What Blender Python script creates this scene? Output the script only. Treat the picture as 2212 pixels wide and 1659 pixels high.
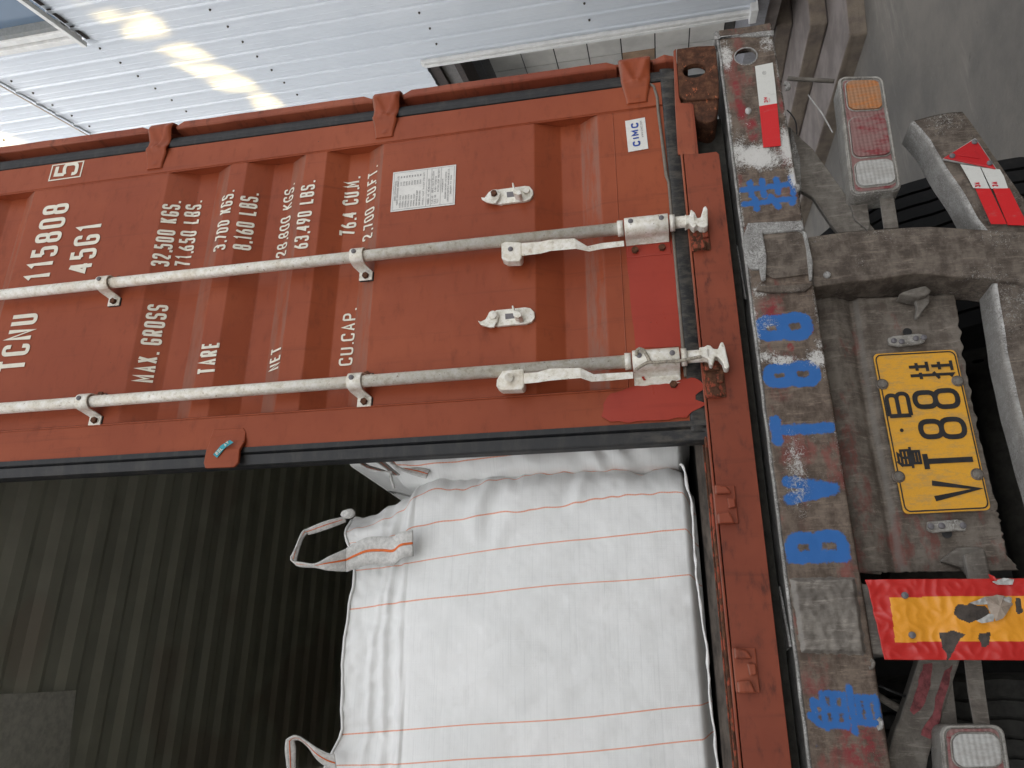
import bpy, bmesh, math, random
import numpy as np
from mathutils import Vector, Matrix, noise
random.seed(7)
for o in list(bpy.data.objects): bpy.data.objects.remove(o)
scene = bpy.context.scene
col = scene.collection

# ------------------------------------------------------------------ camera
FPX = 1651.5164 / 2212.0            # focal length as a fraction of picture width
CAM = Vector((-0.612247, -1.89243, 0.257418))
R0 = Vector((0.003037, 0.197928, -0.980212))    # picture right
R1 = Vector((-0.929668, 0.361659, 0.070147))    # picture down
R2 = Vector((0.368386, 0.911058, 0.185106))     # view direction
cd = bpy.data.cameras.new('camera'); cam = bpy.data.objects.new('camera', cd); col.objects.link(cam)
cd.sensor_fit = 'HORIZONTAL'; cd.sensor_width = 36.0; cd.lens = 36.0 * FPX
cd.clip_start = 0.05; cd.clip_end = 800
m3 = Matrix((R0, -R1, -R2)).transposed()
cam.matrix_world = Matrix.Translation(CAM) @ m3.to_4x4()
scene.camera = cam
scene.render.resolution_x = 1024; scene.render.resolution_y = 768

# ------------------------------------------------------------------ light
SUN_DIR = Vector((-0.85, -0.40, 0.31)).normalized()      # towards the sun
EL = math.asin(SUN_DIR.z); AZ = math.atan2(SUN_DIR.x, SUN_DIR.y)
w = bpy.data.worlds.new('World'); scene.world = w; w.use_nodes = True
nt = w.node_tree; nt.nodes.clear()
sky = nt.nodes.new('ShaderNodeTexSky'); sky.sky_type = 'NISHITA'; sky.sun_disc = False
sky.sun_elevation = EL; sky.sun_rotation = AZ
sky.air_density = 0.7; sky.dust_density = 4.0; sky.ozone_density = 0.4
bg = nt.nodes.new('ShaderNodeBackground'); bg.inputs[1].default_value = 0.15
wo = nt.nodes.new('ShaderNodeOutputWorld')
hs = nt.nodes.new('ShaderNodeHueSaturation'); hs.inputs['Saturation'].default_value = 0.14   # hazy, milky sky
nt.links.new(sky.outputs[0], hs.inputs['Color']); nt.links.new(hs.outputs[0], bg.inputs[0]); nt.links.new(bg.outputs[0], wo.inputs[0])
sl = bpy.data.lights.new('sun', 'SUN'); sl.energy = 2.6; sl.angle = math.radians(0.35); sl.color = (1.0, 0.70, 0.26)
so = bpy.data.objects.new('sun', sl); col.objects.link(so)
so.rotation_euler = SUN_DIR.to_track_quat('Z', 'Y').to_euler()
vs = scene.view_settings
vs.view_transform = 'Standard'; vs.look = 'None'; vs.gamma = 1.0; vs.use_curve_mapping = False
vs.exposure = 2.0

# ------------------------------------------------------------------ measuring helpers
RG = dict(R1=(0,0,.6329),R2=(1300,0,.6329),R3=(2600,0,.6474),R4=(0,1000,.6329),R5=(1300,1000,.6329),R6=(2632,1000,.6329),
 R7=(1000,1974,.7233),R8=(2632,1974,.6329),Z1=(0,0,.3164),Z2=(500,400,.3617),Z3=(1400,600,.3617),Z4=(1850,1100,.4973),
 Z5=(3200,1100,.3761),Z6=(2000,150,.4521),Y1=(500,2300,.4365),Y2=(3000,0,.3164),Y3=(1600,0,.6781),Y4=(3300,2350,.4062),
 Y5=(2700,900,.3165),Y6=(3500,400,.4219),D=(0,0,1/.54862))
F2 = 1651.5164
def ray(r, x, y):
    o = RG[r]; X = (o[0]+x*o[2])*.54862-1106.0; Y = (o[1]+y*o[2])*.54862-829.5
    return R0*X + R1*Y + R2*F2
def at(r, x, y, Y=0.0):              # point on the plane y = Y
    d = ray(r, x, y); return CAM + d*((Y-CAM.y)/d.y)
def atz(r, x, y, z):
    d = ray(r, x, y); return CAM + d*((z-CAM.z)/d.z)
def atpl(r, x, y, o, n):
    d = ray(r, x, y); return CAM + d*((o-CAM).dot(n)/d.dot(n))

# ------------------------------------------------------------------ object helpers
def mesh_obj(name, verts, faces, mat=None, parent=None, smooth=False):
    me = bpy.data.meshes.new(name); me.from_pydata([tuple(v) for v in verts], [], faces); me.update()
    return link(name, me, mat, parent, smooth)
def link(name, me, mat=None, parent=None, smooth=False):
    o = bpy.data.objects.new(name, me); col.objects.link(o)
    if mat is not None and len(me.materials) == 0: me.materials.append(mat)
    if parent is not None: o.parent = parent
    if smooth: me.polygons.foreach_set('use_smooth', [True]*len(me.polygons))
    return o
def bm_obj(name, bm, mat=None, parent=None, smooth=False):
    me = bpy.data.meshes.new(name); bm.to_mesh(me); bm.free(); return link(name, me, mat, parent, smooth)
def thing(name, label, cat, group=None, loc=(0,0,0)):
    o = bpy.data.objects.new(name, None); col.objects.link(o); o.location = loc
    o.empty_display_size = .2
    o['label'] = label; o['category'] = cat
    if group: o['group'] = group
    bpy.context.view_layer.update()
    return o
def tag(o, label=None, cat=None, group=None, kind=None):
    if label: o['label'] = label
    if cat: o['category'] = cat
    if group: o['group'] = group
    if kind: o['kind'] = kind
    return o
def bevel(o, w=.002, seg=2, ang=35):
    m = o.modifiers.new('bevel', 'BEVEL'); m.width = w; m.segments = seg; m.limit_method = 'ANGLE'; m.angle_limit = math.radians(ang)
    m.harden_normals = False
    return o
def solid(o, t, off=-1):
    m = o.modifiers.new('solid', 'SOLIDIFY'); m.thickness = t; m.offset = off; return o
def add_box(bm, x0, x1, y0, y1, z0, z1):
    vs_ = [bm.verts.new(p) for p in ((x0,y0,z0),(x1,y0,z0),(x1,y1,z0),(x0,y1,z0),(x0,y0,z1),(x1,y0,z1),(x1,y1,z1),(x0,y1,z1))]
    for f in ((0,3,2,1),(4,5,6,7),(0,1,5,4),(1,2,6,5),(2,3,7,6),(3,0,4,7)): bm.faces.new([vs_[i] for i in f])
def box(name, x0, x1, y0, y1, z0, z1, mat, parent=None, bv=None):
    bm = bmesh.new(); add_box(bm, x0, x1, y0, y1, z0, z1); o = bm_obj(name, bm, mat, parent)
    if bv: bevel(o, bv)
    return o
def add_prism(bm, pts, vec):          # polygon pts extruded along vec
    vec = Vector(vec)
    a = [bm.verts.new(p) for p in pts]; b = [bm.verts.new(Vector(p)+vec) for p in pts]; n = len(a)
    fs = [bm.faces.new(a), bm.faces.new(b[::-1])]
    for i in range(n):
        j = (i+1) % n; fs.append(bm.faces.new((a[i], b[i], b[j], a[j])))
    return fs
def prism(name, pts, vec, mat, parent=None, bv=None, smooth=False):
    bm = bmesh.new(); add_prism(bm, pts, vec); bmesh.ops.recalc_face_normals(bm, faces=bm.faces)
    bmesh.ops.triangulate(bm, faces=[f for f in bm.faces if len(f.verts) > 4])
    o = bm_obj(name, bm, mat, parent, smooth)
    if bv: bevel(o, bv)
    return o
def ragged(pts, step, amp, seed=0, closed=True):
    out = []; n = len(pts)
    for i in range(n if closed else n-1):
        a = Vector(pts[i]); b = Vector(pts[(i+1) % n]); L = (b-a).length; k = max(1, int(L/step))
        for j in range(k):
            p = a.lerp(b, j/k)
            out.append(p + Vector((noise.noise(p*40+Vector((seed,0,0)))*amp, 0, noise.noise(p*40+Vector((0,seed,9)))*amp)))
    return out
def add_tube(bm, pts, r, seg=12, caps=True):
    pts = [Vector(p) for p in pts]; rings = []
    rr = r if isinstance(r, (list, tuple)) else [r]*len(pts)
    prev = None
    for i, p in enumerate(pts):
        t = (pts[min(i+1, len(pts)-1)] - pts[max(i-1, 0)]).normalized()
        if prev is None:
            u = t.orthogonal().normalized()
        else:
            u = (prev - t*prev.dot(t)).normalized()
        prev = u; v = t.cross(u)
        rings.append([bm.verts.new(p + (u*math.cos(2*math.pi*k/seg) + v*math.sin(2*math.pi*k/seg))*rr[i]) for k in range(seg)])
    for a, b in zip(rings[:-1], rings[1:]):
        for k in range(seg):
            f = bm.faces.new((a[k], a[(k+1) % seg], b[(k+1) % seg], b[k])); f.smooth = True
    if caps:
        bm.faces.new(rings[0][::-1]); bm.faces.new(rings[-1])
def tube(name, pts, r, mat, parent=None, seg=14):
    bm = bmesh.new(); add_tube(bm, pts, r, seg); return bm_obj(name, bm, mat, parent)
def disc_mesh(name, r, h, seg, dome=0.0):   # axis along -y, base at y=0
    bm = bmesh.new(); a = []; b = []
    for k in range(seg):
        t = 2*math.pi*k/seg
        a.append(bm.verts.new((r*math.cos(t), 0, r*math.sin(t)))); b.append(bm.verts.new((r*.93*math.cos(t), -h, r*.93*math.sin(t))))
    for k in range(seg): bm.faces.new((a[k], a[(k+1) % seg], b[(k+1) % seg], b[k]))
    if dome:
        c = bm.verts.new((0, -h-dome, 0))
        for k in range(seg): bm.faces.new((b[k], b[(k+1) % seg], c))
    else: bm.faces.new(b)
    me = bpy.data.meshes.new(name); bm.to_mesh(me); bm.free(); return me
def grid_obj(name, P, nu, nv, mat, parent=None, smooth=True, uv=None):
    verts = [P(i/(nu), j/(nv)) for j in range(nv+1) for i in range(nu+1)]
    faces = [(j*(nu+1)+i, j*(nu+1)+i+1, (j+1)*(nu+1)+i+1, (j+1)*(nu+1)+i) for j in range(nv) for i in range(nu)]
    return mesh_obj(name, verts, faces, mat, parent, smooth)

# ------------------------------------------------------------------ materials
def mat(name):
    m = bpy.data.materials.new(name); m.use_nodes = True; nt = m.node_tree
    b = nt.nodes['Principled BSDF']; return m, nt, b
class N:
    def __init__(s, nt): s.nt = nt
    def n(s, t, **k):
        x = s.nt.nodes.new(t)
        for a, v in k.items(): setattr(x, a, v)
        return x
    def l(s, a, b): s.nt.links.new(a, b)
    def coord(s, scale=(1,1,1), rot=(0,0,0)):
        c = s.n('ShaderNodeTexCoord'); mp = s.n('ShaderNodeMapping'); s.l(c.outputs['Object'], mp.inputs[0])
        mp.inputs['Scale'].default_value = scale; mp.inputs['Rotation'].default_value = rot; return mp.outputs[0]
    def noise(s, scale, detail=6, rough=.6, vec=None, dist=0.0, stretch=(1,1,1)):
        x = s.n('ShaderNodeTexNoise'); x.inputs['Scale'].default_value = scale; x.inputs['Detail'].default_value = detail
        x.inputs['Roughness'].default_value = rough; x.inputs['Distortion'].default_value = dist
        s.l(vec if vec is not None else s.coord(stretch), x.inputs['Vector']); return x.outputs['Fac']
    def ramp(s, fac, stops):
        r = s.n('ShaderNodeValToRGB'); s.l(fac, r.inputs[0]); e = r.color_ramp.elements
        while len(e) > 1: e.remove(e[-1])
        e[0].position = stops[0][0]; e[0].color = stops[0][1]
        for p, c in stops[1:]:
            q = e.new(p); q.color = c
        return r.outputs[0]
    def mask(s, fac, lo, hi):
        m = s.n('ShaderNodeMapRange'); s.l(fac, m.inputs[0]); m.inputs[1].default_value = lo; m.inputs[2].default_value = hi
        m.interpolation_type = 'SMOOTHSTEP'; return m.outputs[0]
    def math(s, op, a, b=None, c=None):
        m = s.n('ShaderNodeMath', operation=op)
        for i, v in enumerate((a, b, c)):
            if v is None: continue
            if isinstance(v, (int, float)): m.inputs[i].default_value = v
            else: s.l(v, m.inputs[i])
        return m.outputs[0]
    def mix(s, fac, a, b, mode='MIX'):
        m = s.n('ShaderNodeMixRGB', blend_type=mode)
        for i, v in enumerate((fac, a, b)):
            if isinstance(v, (int, float)): m.inputs[i].default_value = v
            elif isinstance(v, tuple): m.inputs[i].default_value = v
            else: s.l(v, m.inputs[i])
        return m.outputs[0]
    def bump(s, h, strength, dist, b, prev=None):
        x = s.n('ShaderNodeBump'); x.inputs['Strength'].default_value = strength; x.inputs['Distance'].default_value = dist
        s.l(h, x.inputs['Height'])
        if prev is not None: s.l(prev, x.inputs['Normal'])
        s.l(x.outputs[0], b.inputs['Normal']); return x.outputs[0]
    def attr(s, name):
        x = s.n('ShaderNodeAttribute'); x.attribute_name = name; return x.outputs['Fac']
    def up(s, lo=.2, hi=.7):            # dust that has settled on faces looking upwards
        g = s.n('ShaderNodeNewGeometry'); sp = s.n('ShaderNodeSeparateXYZ'); s.l(g.outputs['Normal'], sp.inputs[0])
        return s.mask(sp.outputs['Z'], lo, hi)
def c4(r, g, b): return (r, g, b, 1)
def setc(b, N_, colr, rough=.5, metal=0, spec=.5):
    if isinstance(colr, tuple): b.inputs['Base Color'].default_value = colr
    else: N_.l(colr, b.inputs['Base Color'])
    if isinstance(rough, (int, float)): b.inputs['Roughness'].default_value = rough
    else: N_.l(rough, b.inputs['Roughness'])
    b.inputs['Metallic'].default_value = metal; b.inputs['Specular IOR Level'].default_value = spec

def paint(name, base, dark, light, dust=(.22,.15,.12,1), dusty=.55, rough=.42, scratch=(.42,.17,.10,1), grime=.45):
    m, nt, b = mat(name); k = N(nt)
    big = k.noise(2.2, 5, .6); mid = k.noise(14, 8, .65, stretch=(1,1,2.5)); fine = k.noise(180, 4, .6)
    c = k.mix(k.mask(big, .35, .7), base, light)
    c = k.mix(k.math('MULTIPLY', k.mask(mid, .5, .75), grime), c, dark)
    # horizontal rub marks and chips
    sc = k.noise(9, 10, .8, vec=k.coord((14, 1, 1.2), (0, .12, 0)))
    c = k.mix(k.math('MULTIPLY', k.mask(sc, .66, .74), .25), c, scratch)
    stx = k.noise(1, 8, .75, vec=k.coord((26, 4, 1.3)))
    c = k.mix(k.math('MULTIPLY', k.mask(stx, .54, .70), .38), c, dark)
    rs = k.math('MULTIPLY', k.mask(k.noise(38, 6, .65), .70, .76), k.mask(k.noise(2.5, 3, .5), .45, .6))
    c = k.mix(k.math('MULTIPLY', rs, .8), c, c4(.055,.022,.012))
    ch = k.noise(75, 3, .5)
    c = k.mix(k.mask(ch, .775, .80), c, c4(.06,.028,.018))
    c = k.mix(k.math('MULTIPLY', k.up(.15, .6), k.math('MULTIPLY', k.mask(k.noise(6, 8, .75, stretch=(.5,1,4)), .35, .6), dusty)), c, dust)
    ro = k.math('MULTIPLY_ADD', mid, .35, rough-.15)
    setc(b, k, c, ro, 0, .24)
    k.bump(k.math('ADD', k.math('MULTIPLY', big, .6), k.math('MULTIPLY', fine, .03)), .35, .01, b)
    return m
RED = paint('red_paint', c4(.268,.056,.0215), c4(.150,.033,.0145), c4(.330,.077,.030))
RED_RAIL = paint('red_paint_worn', c4(.235,.054,.028), c4(.085,.026,.017), c4(.34,.095,.048), grime=.75, scratch=c4(.5,.23,.14))
SILLP = paint('sill_paint', c4(.20,.046,.024), c4(.075,.024,.016), c4(.27,.066,.034), grime=.95, dusty=.3)
FRESH = paint('fresh_red_paint', c4(.33,.040,.024), c4(.25,.030,.019), c4(.38,.050,.030), dusty=.2, rough=.3, grime=.3)
def interior_paint():
    m, nt, b = mat('interior_grey_paint'); k = N(nt)
    c = k.mix(k.mask(k.noise(3, 6, .6), .4, .7), c4(.60,.60,.50), c4(.50,.50,.42))
    c = k.mix(k.mask(k.noise(.9, 2, .5), .55, .6), c, c4(.52,.48,.40))
    setc(b, k, c, .55); return m
INNER = interior_paint()
def rubber():
    m, nt, b = mat('black_rubber_gasket'); k = N(nt)
    c = k.mix(k.mask(k.noise(7, 8, .7, stretch=(1,1,3)), .45, .75), c4(.012,.013,.015), c4(.045,.042,.038))
    sp = k.n('ShaderNodeSeparateXYZ'); tc = k.n('ShaderNodeTexCoord'); k.l(tc.outputs['Object'], sp.inputs[0])
    low = k.mask(sp.outputs['Z'], .42, .16)
    dirt = k.mask(k.noise(22, 10, .75, stretch=(2.2,1,.8)), .42, .62)
    c = k.mix(k.math('MULTIPLY', k.math('MULTIPLY', low, dirt), .75), c, c4(.085,.075,.062))
    setc(b, k, c, .5, 0, .4); k.bump(k.noise(60, 5, .6), .2, .002, b); return m
RUBBER = rubber()
def galv():
    m, nt, b = mat('galvanised_steel'); k = N(nt)
    a = k.noise(55, 8, .7); q = k.noise(9, 6, .6)
    c = k.ramp(a, [(.3, c4(.50,.45,.36)), (.46, c4(.72,.69,.60)), (.62, c4(.84,.82,.77))])
    c = k.mix(k.mask(q, .5, .7), c, c, 'MIX') if False else k.mix(k.math('MULTIPLY', k.mask(q, .5, .75), .45), c, c4(.60,.50,.36))
    c = k.mix(k.mask(k.noise(120, 4, .7), .62, .72), c, c4(.22,.13,.07))
    c = k.mix(k.math('MULTIPLY', k.mask(k.noise(22, 8, .75), .60, .72), .5), c, c4(.33,.20,.11))
    setc(b, k, c, .48, .15, .5); k.bump(k.noise(160, 6, .7), .35, .0015, b); return m
GALV = galv()
def rust(name='rust', paintc=c4(.30,.07,.04), amt=.62):
    m, nt, b = mat(name); k = N(nt)
    c = k.ramp(k.noise(40, 10, .75), [(.3, c4(.028,.014,.010)), (.5, c4(.085,.036,.020)), (.7, c4(.19,.085,.045))])
    c = k.mix(k.mask(k.noise(26, 8, .7, stretch=(1,1,2)), amt, amt+.05), c, paintc)
    setc(b, k, c, .85, 0, .25); k.bump(k.noise(90, 8, .75), .7, .003, b); return m
RUST = rust(paintc=c4(.42,.13,.06), amt=.59); RUSTP = rust('rusty_red_paint', amt=.5)
def dirty(name, base, dark, crust, redm=.62, crustlo=.60, attrs=False, redc=c4(.22,.055,.048)):
    m, nt, b = mat(name); k = N(nt)
    g = k.noise(16, 10, .72, stretch=(1,1,1.6)); s2 = k.noise(1, 12, .82, vec=k.coord((75, 20, 11)), dist=.6)
    c = k.mix(k.mask(g, .38, .62), dark, base)
    c = k.mix(k.math('MULTIPLY', k.mask(s2, .50, .66), .55), c, tuple(min(1, x*1.9) for x in base[:3])+(1,))
    c = k.mix(k.math('MULTIPLY', k.mask(s2, .46, .34), .6), c, tuple(x*.6 for x in dark[:3])+(1,))
    c = k.mix(k.math('MULTIPLY', k.mask(k.noise(5, 8, .7, stretch=(1,1,2.0)), redm, redm+.1), .6), c, redc)
    if attrs:
        ed = k.math('ADD', k.attr('paint'), k.math('MULTIPLY_ADD', k.noise(60, 9, .8), 2.2, -1.12))
        c = k.mix(k.math('MULTIPLY', k.mask(k.attr('red'), .3, .9), k.mask(k.noise(30, 8, .7), .38, .6)), c, c4(.23,.03,.035))
        c = k.mix(k.math('MULTIPLY', k.mask(ed, .22, .60), .95), c, c4(.028,.135,.40))
    cr = k.noise(95, 12, .88, dist=1.6); cl = k.noise(6, 5, .6)
    lev = k.math('MULTIPLY_ADD', cl, .38, -.17)
    if attrs: lev = k.math('ADD', lev, k.math('MULTIPLY', k.attr('crust'), .155))
    cm = k.mask(k.math('ADD', cr, lev), crustlo, crustlo+.05)
    c = k.mix(k.math('MULTIPLY', cm, .85), c, crust)
    c = k.mix(k.math('MULTIPLY', k.up(.4, .9), .5), c, c4(.30,.285,.26))
    c = k.mix(k.mask(k.noise(95, 3, .5), .76, .79), c, c4(.018,.014,.012))
    setc(b, k, c, .8, 0, .3)
    h = k.math('ADD', k.math('MULTIPLY', g, .5), k.math('MULTIPLY', cm, .8))
    k.bump(h, .55, .004, b); return m
DIRTY = dirty('dirty_steel', c4(.155,.128,.104), c4(.072,.056,.045), c4(.46,.45,.42))
DUSTY = dirty('dusty_steel', c4(.185,.168,.146), c4(.12,.105,.09), c4(.34,.325,.30), redm=.72, crustlo=.72)
BEAM = dirty('beam_steel', c4(.165,.128,.100), c4(.078,.057,.044), c4(.66,.65,.62), redm=.54, crustlo=.655, attrs=True)
PANELM = dirty('plate_panel_steel', c4(.185,.160,.135), c4(.105,.086,.070), c4(.40,.385,.36), redm=.54, crustlo=.70, redc=c4(.20,.055,.045))
CRUST = dirty('crusted_steel', c4(.30,.295,.28), c4(.17,.16,.15), c4(.58,.57,.55), redm=.8, crustlo=.52)
def bagmat(STR):
    m, nt, b = mat('woven_white_plastic'); k = N(nt)
    tc = k.n('ShaderNodeTexCoord'); sp = k.n('ShaderNodeSeparateXYZ'); k.l(tc.outputs['Object'], sp.inputs[0])
    c = k.mix(k.mask(k.noise(5, 6, .6), .4, .7), c4(.79,.80,.79), c4(.84,.845,.835))
    th = k.noise(3.5, 8, .75, stretch=(1,1,90)); tv = k.noise(3.5, 8, .75, stretch=(90,1,1))
    c = k.mix(k.math('MULTIPLY', k.mask(th, .52, .72), .45), c, c4(.88,.88,.87))
    c = k.mix(k.math('MULTIPLY', k.mask(th, .48, .34), .22), c, c4(.50,.51,.51))
    c = k.mix(k.math('MULTIPLY', k.mask(k.noise(7, 9, .8, stretch=(1,1,1.6)), .55, .75), .22), c, c4(.50,.48,.43))
    c = k.mix(k.math('MULTIPLY', k.mask(k.noise(24, 8, .8), .6, .75), .18), c, c4(.42,.40,.36))
    sx_ = k.attr('across'); st = None
    for v_ in STR:
        d_ = k.mask(k.math('ABSOLUTE', k.math('SUBTRACT', sx_, v_)), .0021, .0010)
        st = d_ if st is None else k.math('MAXIMUM', st, d_)
    dash = k.mask(k.math('SINE', k.math('MULTIPLY', sp.outputs['Z'], 1500.0)), -.8, .3)
    c = k.mix(k.math('MULTIPLY', st, k.math('MULTIPLY_ADD', dash, .4, .5)), c, c4(.78,.22,.06))
    setc(b, k, c, .55, 0, .35)
    b.inputs['Subsurface Weight'].default_value = 0.0
    p = k.bump(k.noise(2.5, 5, .6), .25, .02, b)
    p = k.bump(k.math('ADD', th, k.math('MULTIPLY', tv, .6)), .5, .0016, b, p)
    wv = k.n('ShaderNodeTexWave'); wv.inputs['Scale'].default_value = 170; wv.inputs['Distortion'].default_value = .6
    k.l(k.coord((1,0,1), (0,.5,0)), wv.inputs['Vector']); k.bump(wv.outputs[1], .22, .0008, b, p)
    return m
BAG = None
def simple(name, colr, rough=.5, metal=0, spec=.5, var=.12, scale=30, bump=0.0):
    m, nt, b = mat(name); k = N(nt)
    d = tuple(x*(1-var*2.2) for x in colr[:3])+(1,)
    c = k.mix(k.mask(k.noise(scale, 8, .7), .35, .7), colr, d)
    setc(b, k, c, rough, metal, spec)
    if bump: k.bump(k.noise(scale*2, 6, .7), bump, .002, b)
    return m
BAGW = simple('white_seam_cloth', c4(.82,.82,.80), .6, var=.1, scale=60)
STRAP = simple('strap_webbing', c4(.66,.655,.63), .7, scale=90, var=.15, bump=.6)
ORANGE = simple('orange_thread', c4(.75,.16,.03), .7)
LETTER = simple('white_lettering', c4(.80,.76,.64), .5, var=.06)
BLACKP = simple('black_paint', c4(.02,.02,.022), .45, var=.3)
INK = simple('printed_ink', c4(.16,.15,.16), .5)
INKB = simple('blue_ink', c4(.015,.06,.34), .4)
INKR = simple('red_ink', c4(.62,.02,.04), .4)
DARKM = simple('dark_stained_metal', c4(.035,.02,.015), .7, var=.3)
STICK = simple('white_sticker', c4(.74,.73,.69), .35, var=.05, scale=60)
TEAL = simple('teal_sticker', c4(.02,.33,.40), .4)
ROPE = simple('rope_fibre', c4(.46,.41,.33), .9, scale=160, var=.3, bump=.6)
BOLT = rust('rusty_bolt', amt=.9)
SCREWD = simple('dark_screw_head', c4(.05,.04,.03), .6)
LIP = simple('rope_grey', c4(.3,.3,.28), .8)
def reflect(name, colr, grid=False, dirtc=c4(.30,.28,.26), dirt=.55, amt=.5, scale=26):
    m, nt, b = mat(name); k = N(nt)
    vo = k.n('ShaderNodeTexVoronoi'); vo.inputs['Scale'].default_value = 260; k.l(k.coord(), vo.inputs['Vector'])
    c = k.mix(k.math('MULTIPLY', vo.outputs[0], .25), colr, tuple(x*.7 for x in colr[:3])+(1,))
    d = k.mask(k.noise(scale, 10, .78, stretch=(2.2,1,.7)), dirt, dirt+.16)
    c = k.mix(k.math('MULTIPLY', d, amt), c, dirtc)
    setc(b, k, c, .35, 0, .5); p = k.bump(k.noise(18, 4, .6), .3, .003, b)
    if grid:
        wa = k.n('ShaderNodeTexWave'); wa.inputs['Scale'].default_value = 28; k.l(k.coord((1,0,0)), wa.inputs['Vector'])
        wb = k.n('ShaderNodeTexWave'); wb.inputs['Scale'].default_value = 28; k.l(k.coord((0,0,1), (0,math.pi/2,0)), wb.inputs['Vector'])
        k.bump(k.math('ADD', wa.outputs[1], wb.outputs[1]), .22, .003, b, p)
    return m
TRED = reflect('red_reflective_tape', c4(.62,.018,.022)); TWHITE = reflect('white_reflective_tape', c4(.66,.66,.62), amt=.3)
MRED = reflect('red_marker_sheet', c4(.52,.022,.018), dirt=.62, amt=.4); MYEL = reflect('yellow_marker_sheet', c4(.80,.33,.025), dirt=.62, amt=.5, dirtc=c4(.25,.16,.08))
PLATE = reflect('yellow_plate_paint', c4(.74,.37,.035), dirt=.47, amt=.5, dirtc=c4(.36,.25,.12), scale=40)
TRI = reflect('red_reflector', c4(.50,.015,.02), dirt=.6, amt=.35)
AMBER = reflect('amber_lens', c4(.46,.16,.04), True, dirt=.38, amt=.7, dirtc=c4(.30,.19,.12), scale=20)
REDL = reflect('red_lens', c4(.22,.028,.036), True, dirt=.36, amt=.75, dirtc=c4(.25,.17,.155), scale=20)
CLEAR = reflect('clear_lens', c4(.46,.46,.44), True, dirt=.42, amt=.6, scale=20)
LAMPB = dirty('lamp_housing', c4(.34,.325,.295), c4(.19,.175,.155), c4(.58,.57,.54), redm=.7, crustlo=.56)
def tyre_m():
    m, nt, b = mat('tyre_rubber'); k = N(nt)
    c = k.mix(k.mask(k.noise(20, 6, .6), .5, .8), c4(.006,.006,.0065), c4(.016,.015,.014)); setc(b, k, c, .75, 0, .3); return m
TYRE = tyre_m(); TYRED = simple('dusty_tyre_rubber', c4(.050,.048,.043), .85, var=.25)
def concrete(name, base, dark, light, scale=1.0, bump=.5):
    m, nt, b = mat(name); k = N(nt)
    a = k.noise(1.3*scale, 6, .65); f = k.noise(45*scale, 8, .75)
    c = k.mix(k.mask(a, .35, .65), dark, base)
    c = k.mix(k.math('MULTIPLY', k.mask(f, .55, .8), .5), c, light)
    st = k.noise(3, 9, .7, vec=k.coord((.35, 2.2, 1), (0,0,.5)))
    c = k.mix(k.math('MULTIPLY', k.mask(st, .56, .7), .45), c, light)
    c = k.mix(k.mask(k.noise(13*scale, 6, .6), .68, .74), c, dark)
    setc(b, k, c, .85, 0, .3); k.bump(k.math('ADD', f, k.math('MULTIPLY', a, 2.)), bump, .006, b); return m
GROUND = concrete('yard_concrete', c4(.20,.182,.16), c4(.135,.126,.115), c4(.31,.285,.25))
STEP = concrete('step_concrete', c4(.27,.235,.22), c4(.18,.155,.145), c4(.36,.31,.25), 2.0)
STEPD = concrete('riser_concrete', c4(.22,.18,.14), c4(.13,.105,.09), c4(.30,.25,.19), 3.0, 1.0)
def wallm():
    m, nt, b = mat('white_coated_sheet'); k = N(nt)
    c = k.mix(k.mask(k.noise(1.2, 5, .6), .4, .7), c4(.54,.58,.635), c4(.60,.635,.685))
    tc = k.n('ShaderNodeTexCoord'); sp = k.n('ShaderNodeSeparateXYZ'); k.l(tc.outputs['Object'], sp.inputs[0])
    st = k.noise(1.0, 10, .8, vec=k.coord((13, 13, .18)))
    c = k.mix(k.math('MULTIPLY', k.mask(st, .66, .72), .30), c, c4(.52,.36,.20))
    setc(b, k, c, .4, 0, .5); return m
WALLW = wallm()
TRIM = simple('white_trim', c4(.68,.68,.67), .4, var=.08, scale=12)
TILE = simple('glazed_tile', c4(.62,.60,.56), .3, var=.10, scale=3)
TILEB = simple('brown_tile', c4(.42,.27,.16), .35, var=.15, scale=6)
GROUT = simple('dark_grout', c4(.06,.055,.05), .9)
GLASS, _nt, _b = mat('window_glass'); setc(_b, N(_nt), c4(.10,.15,.22), .08, 0, .8)
UNDER = simple('chassis_grime', c4(.05,.047,.04), .85, var=.25)
SCREENM = simple('sun_screen_grey', c4(.30,.31,.32), .6)  # grey for the added unseen screen that blocks the sun

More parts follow.
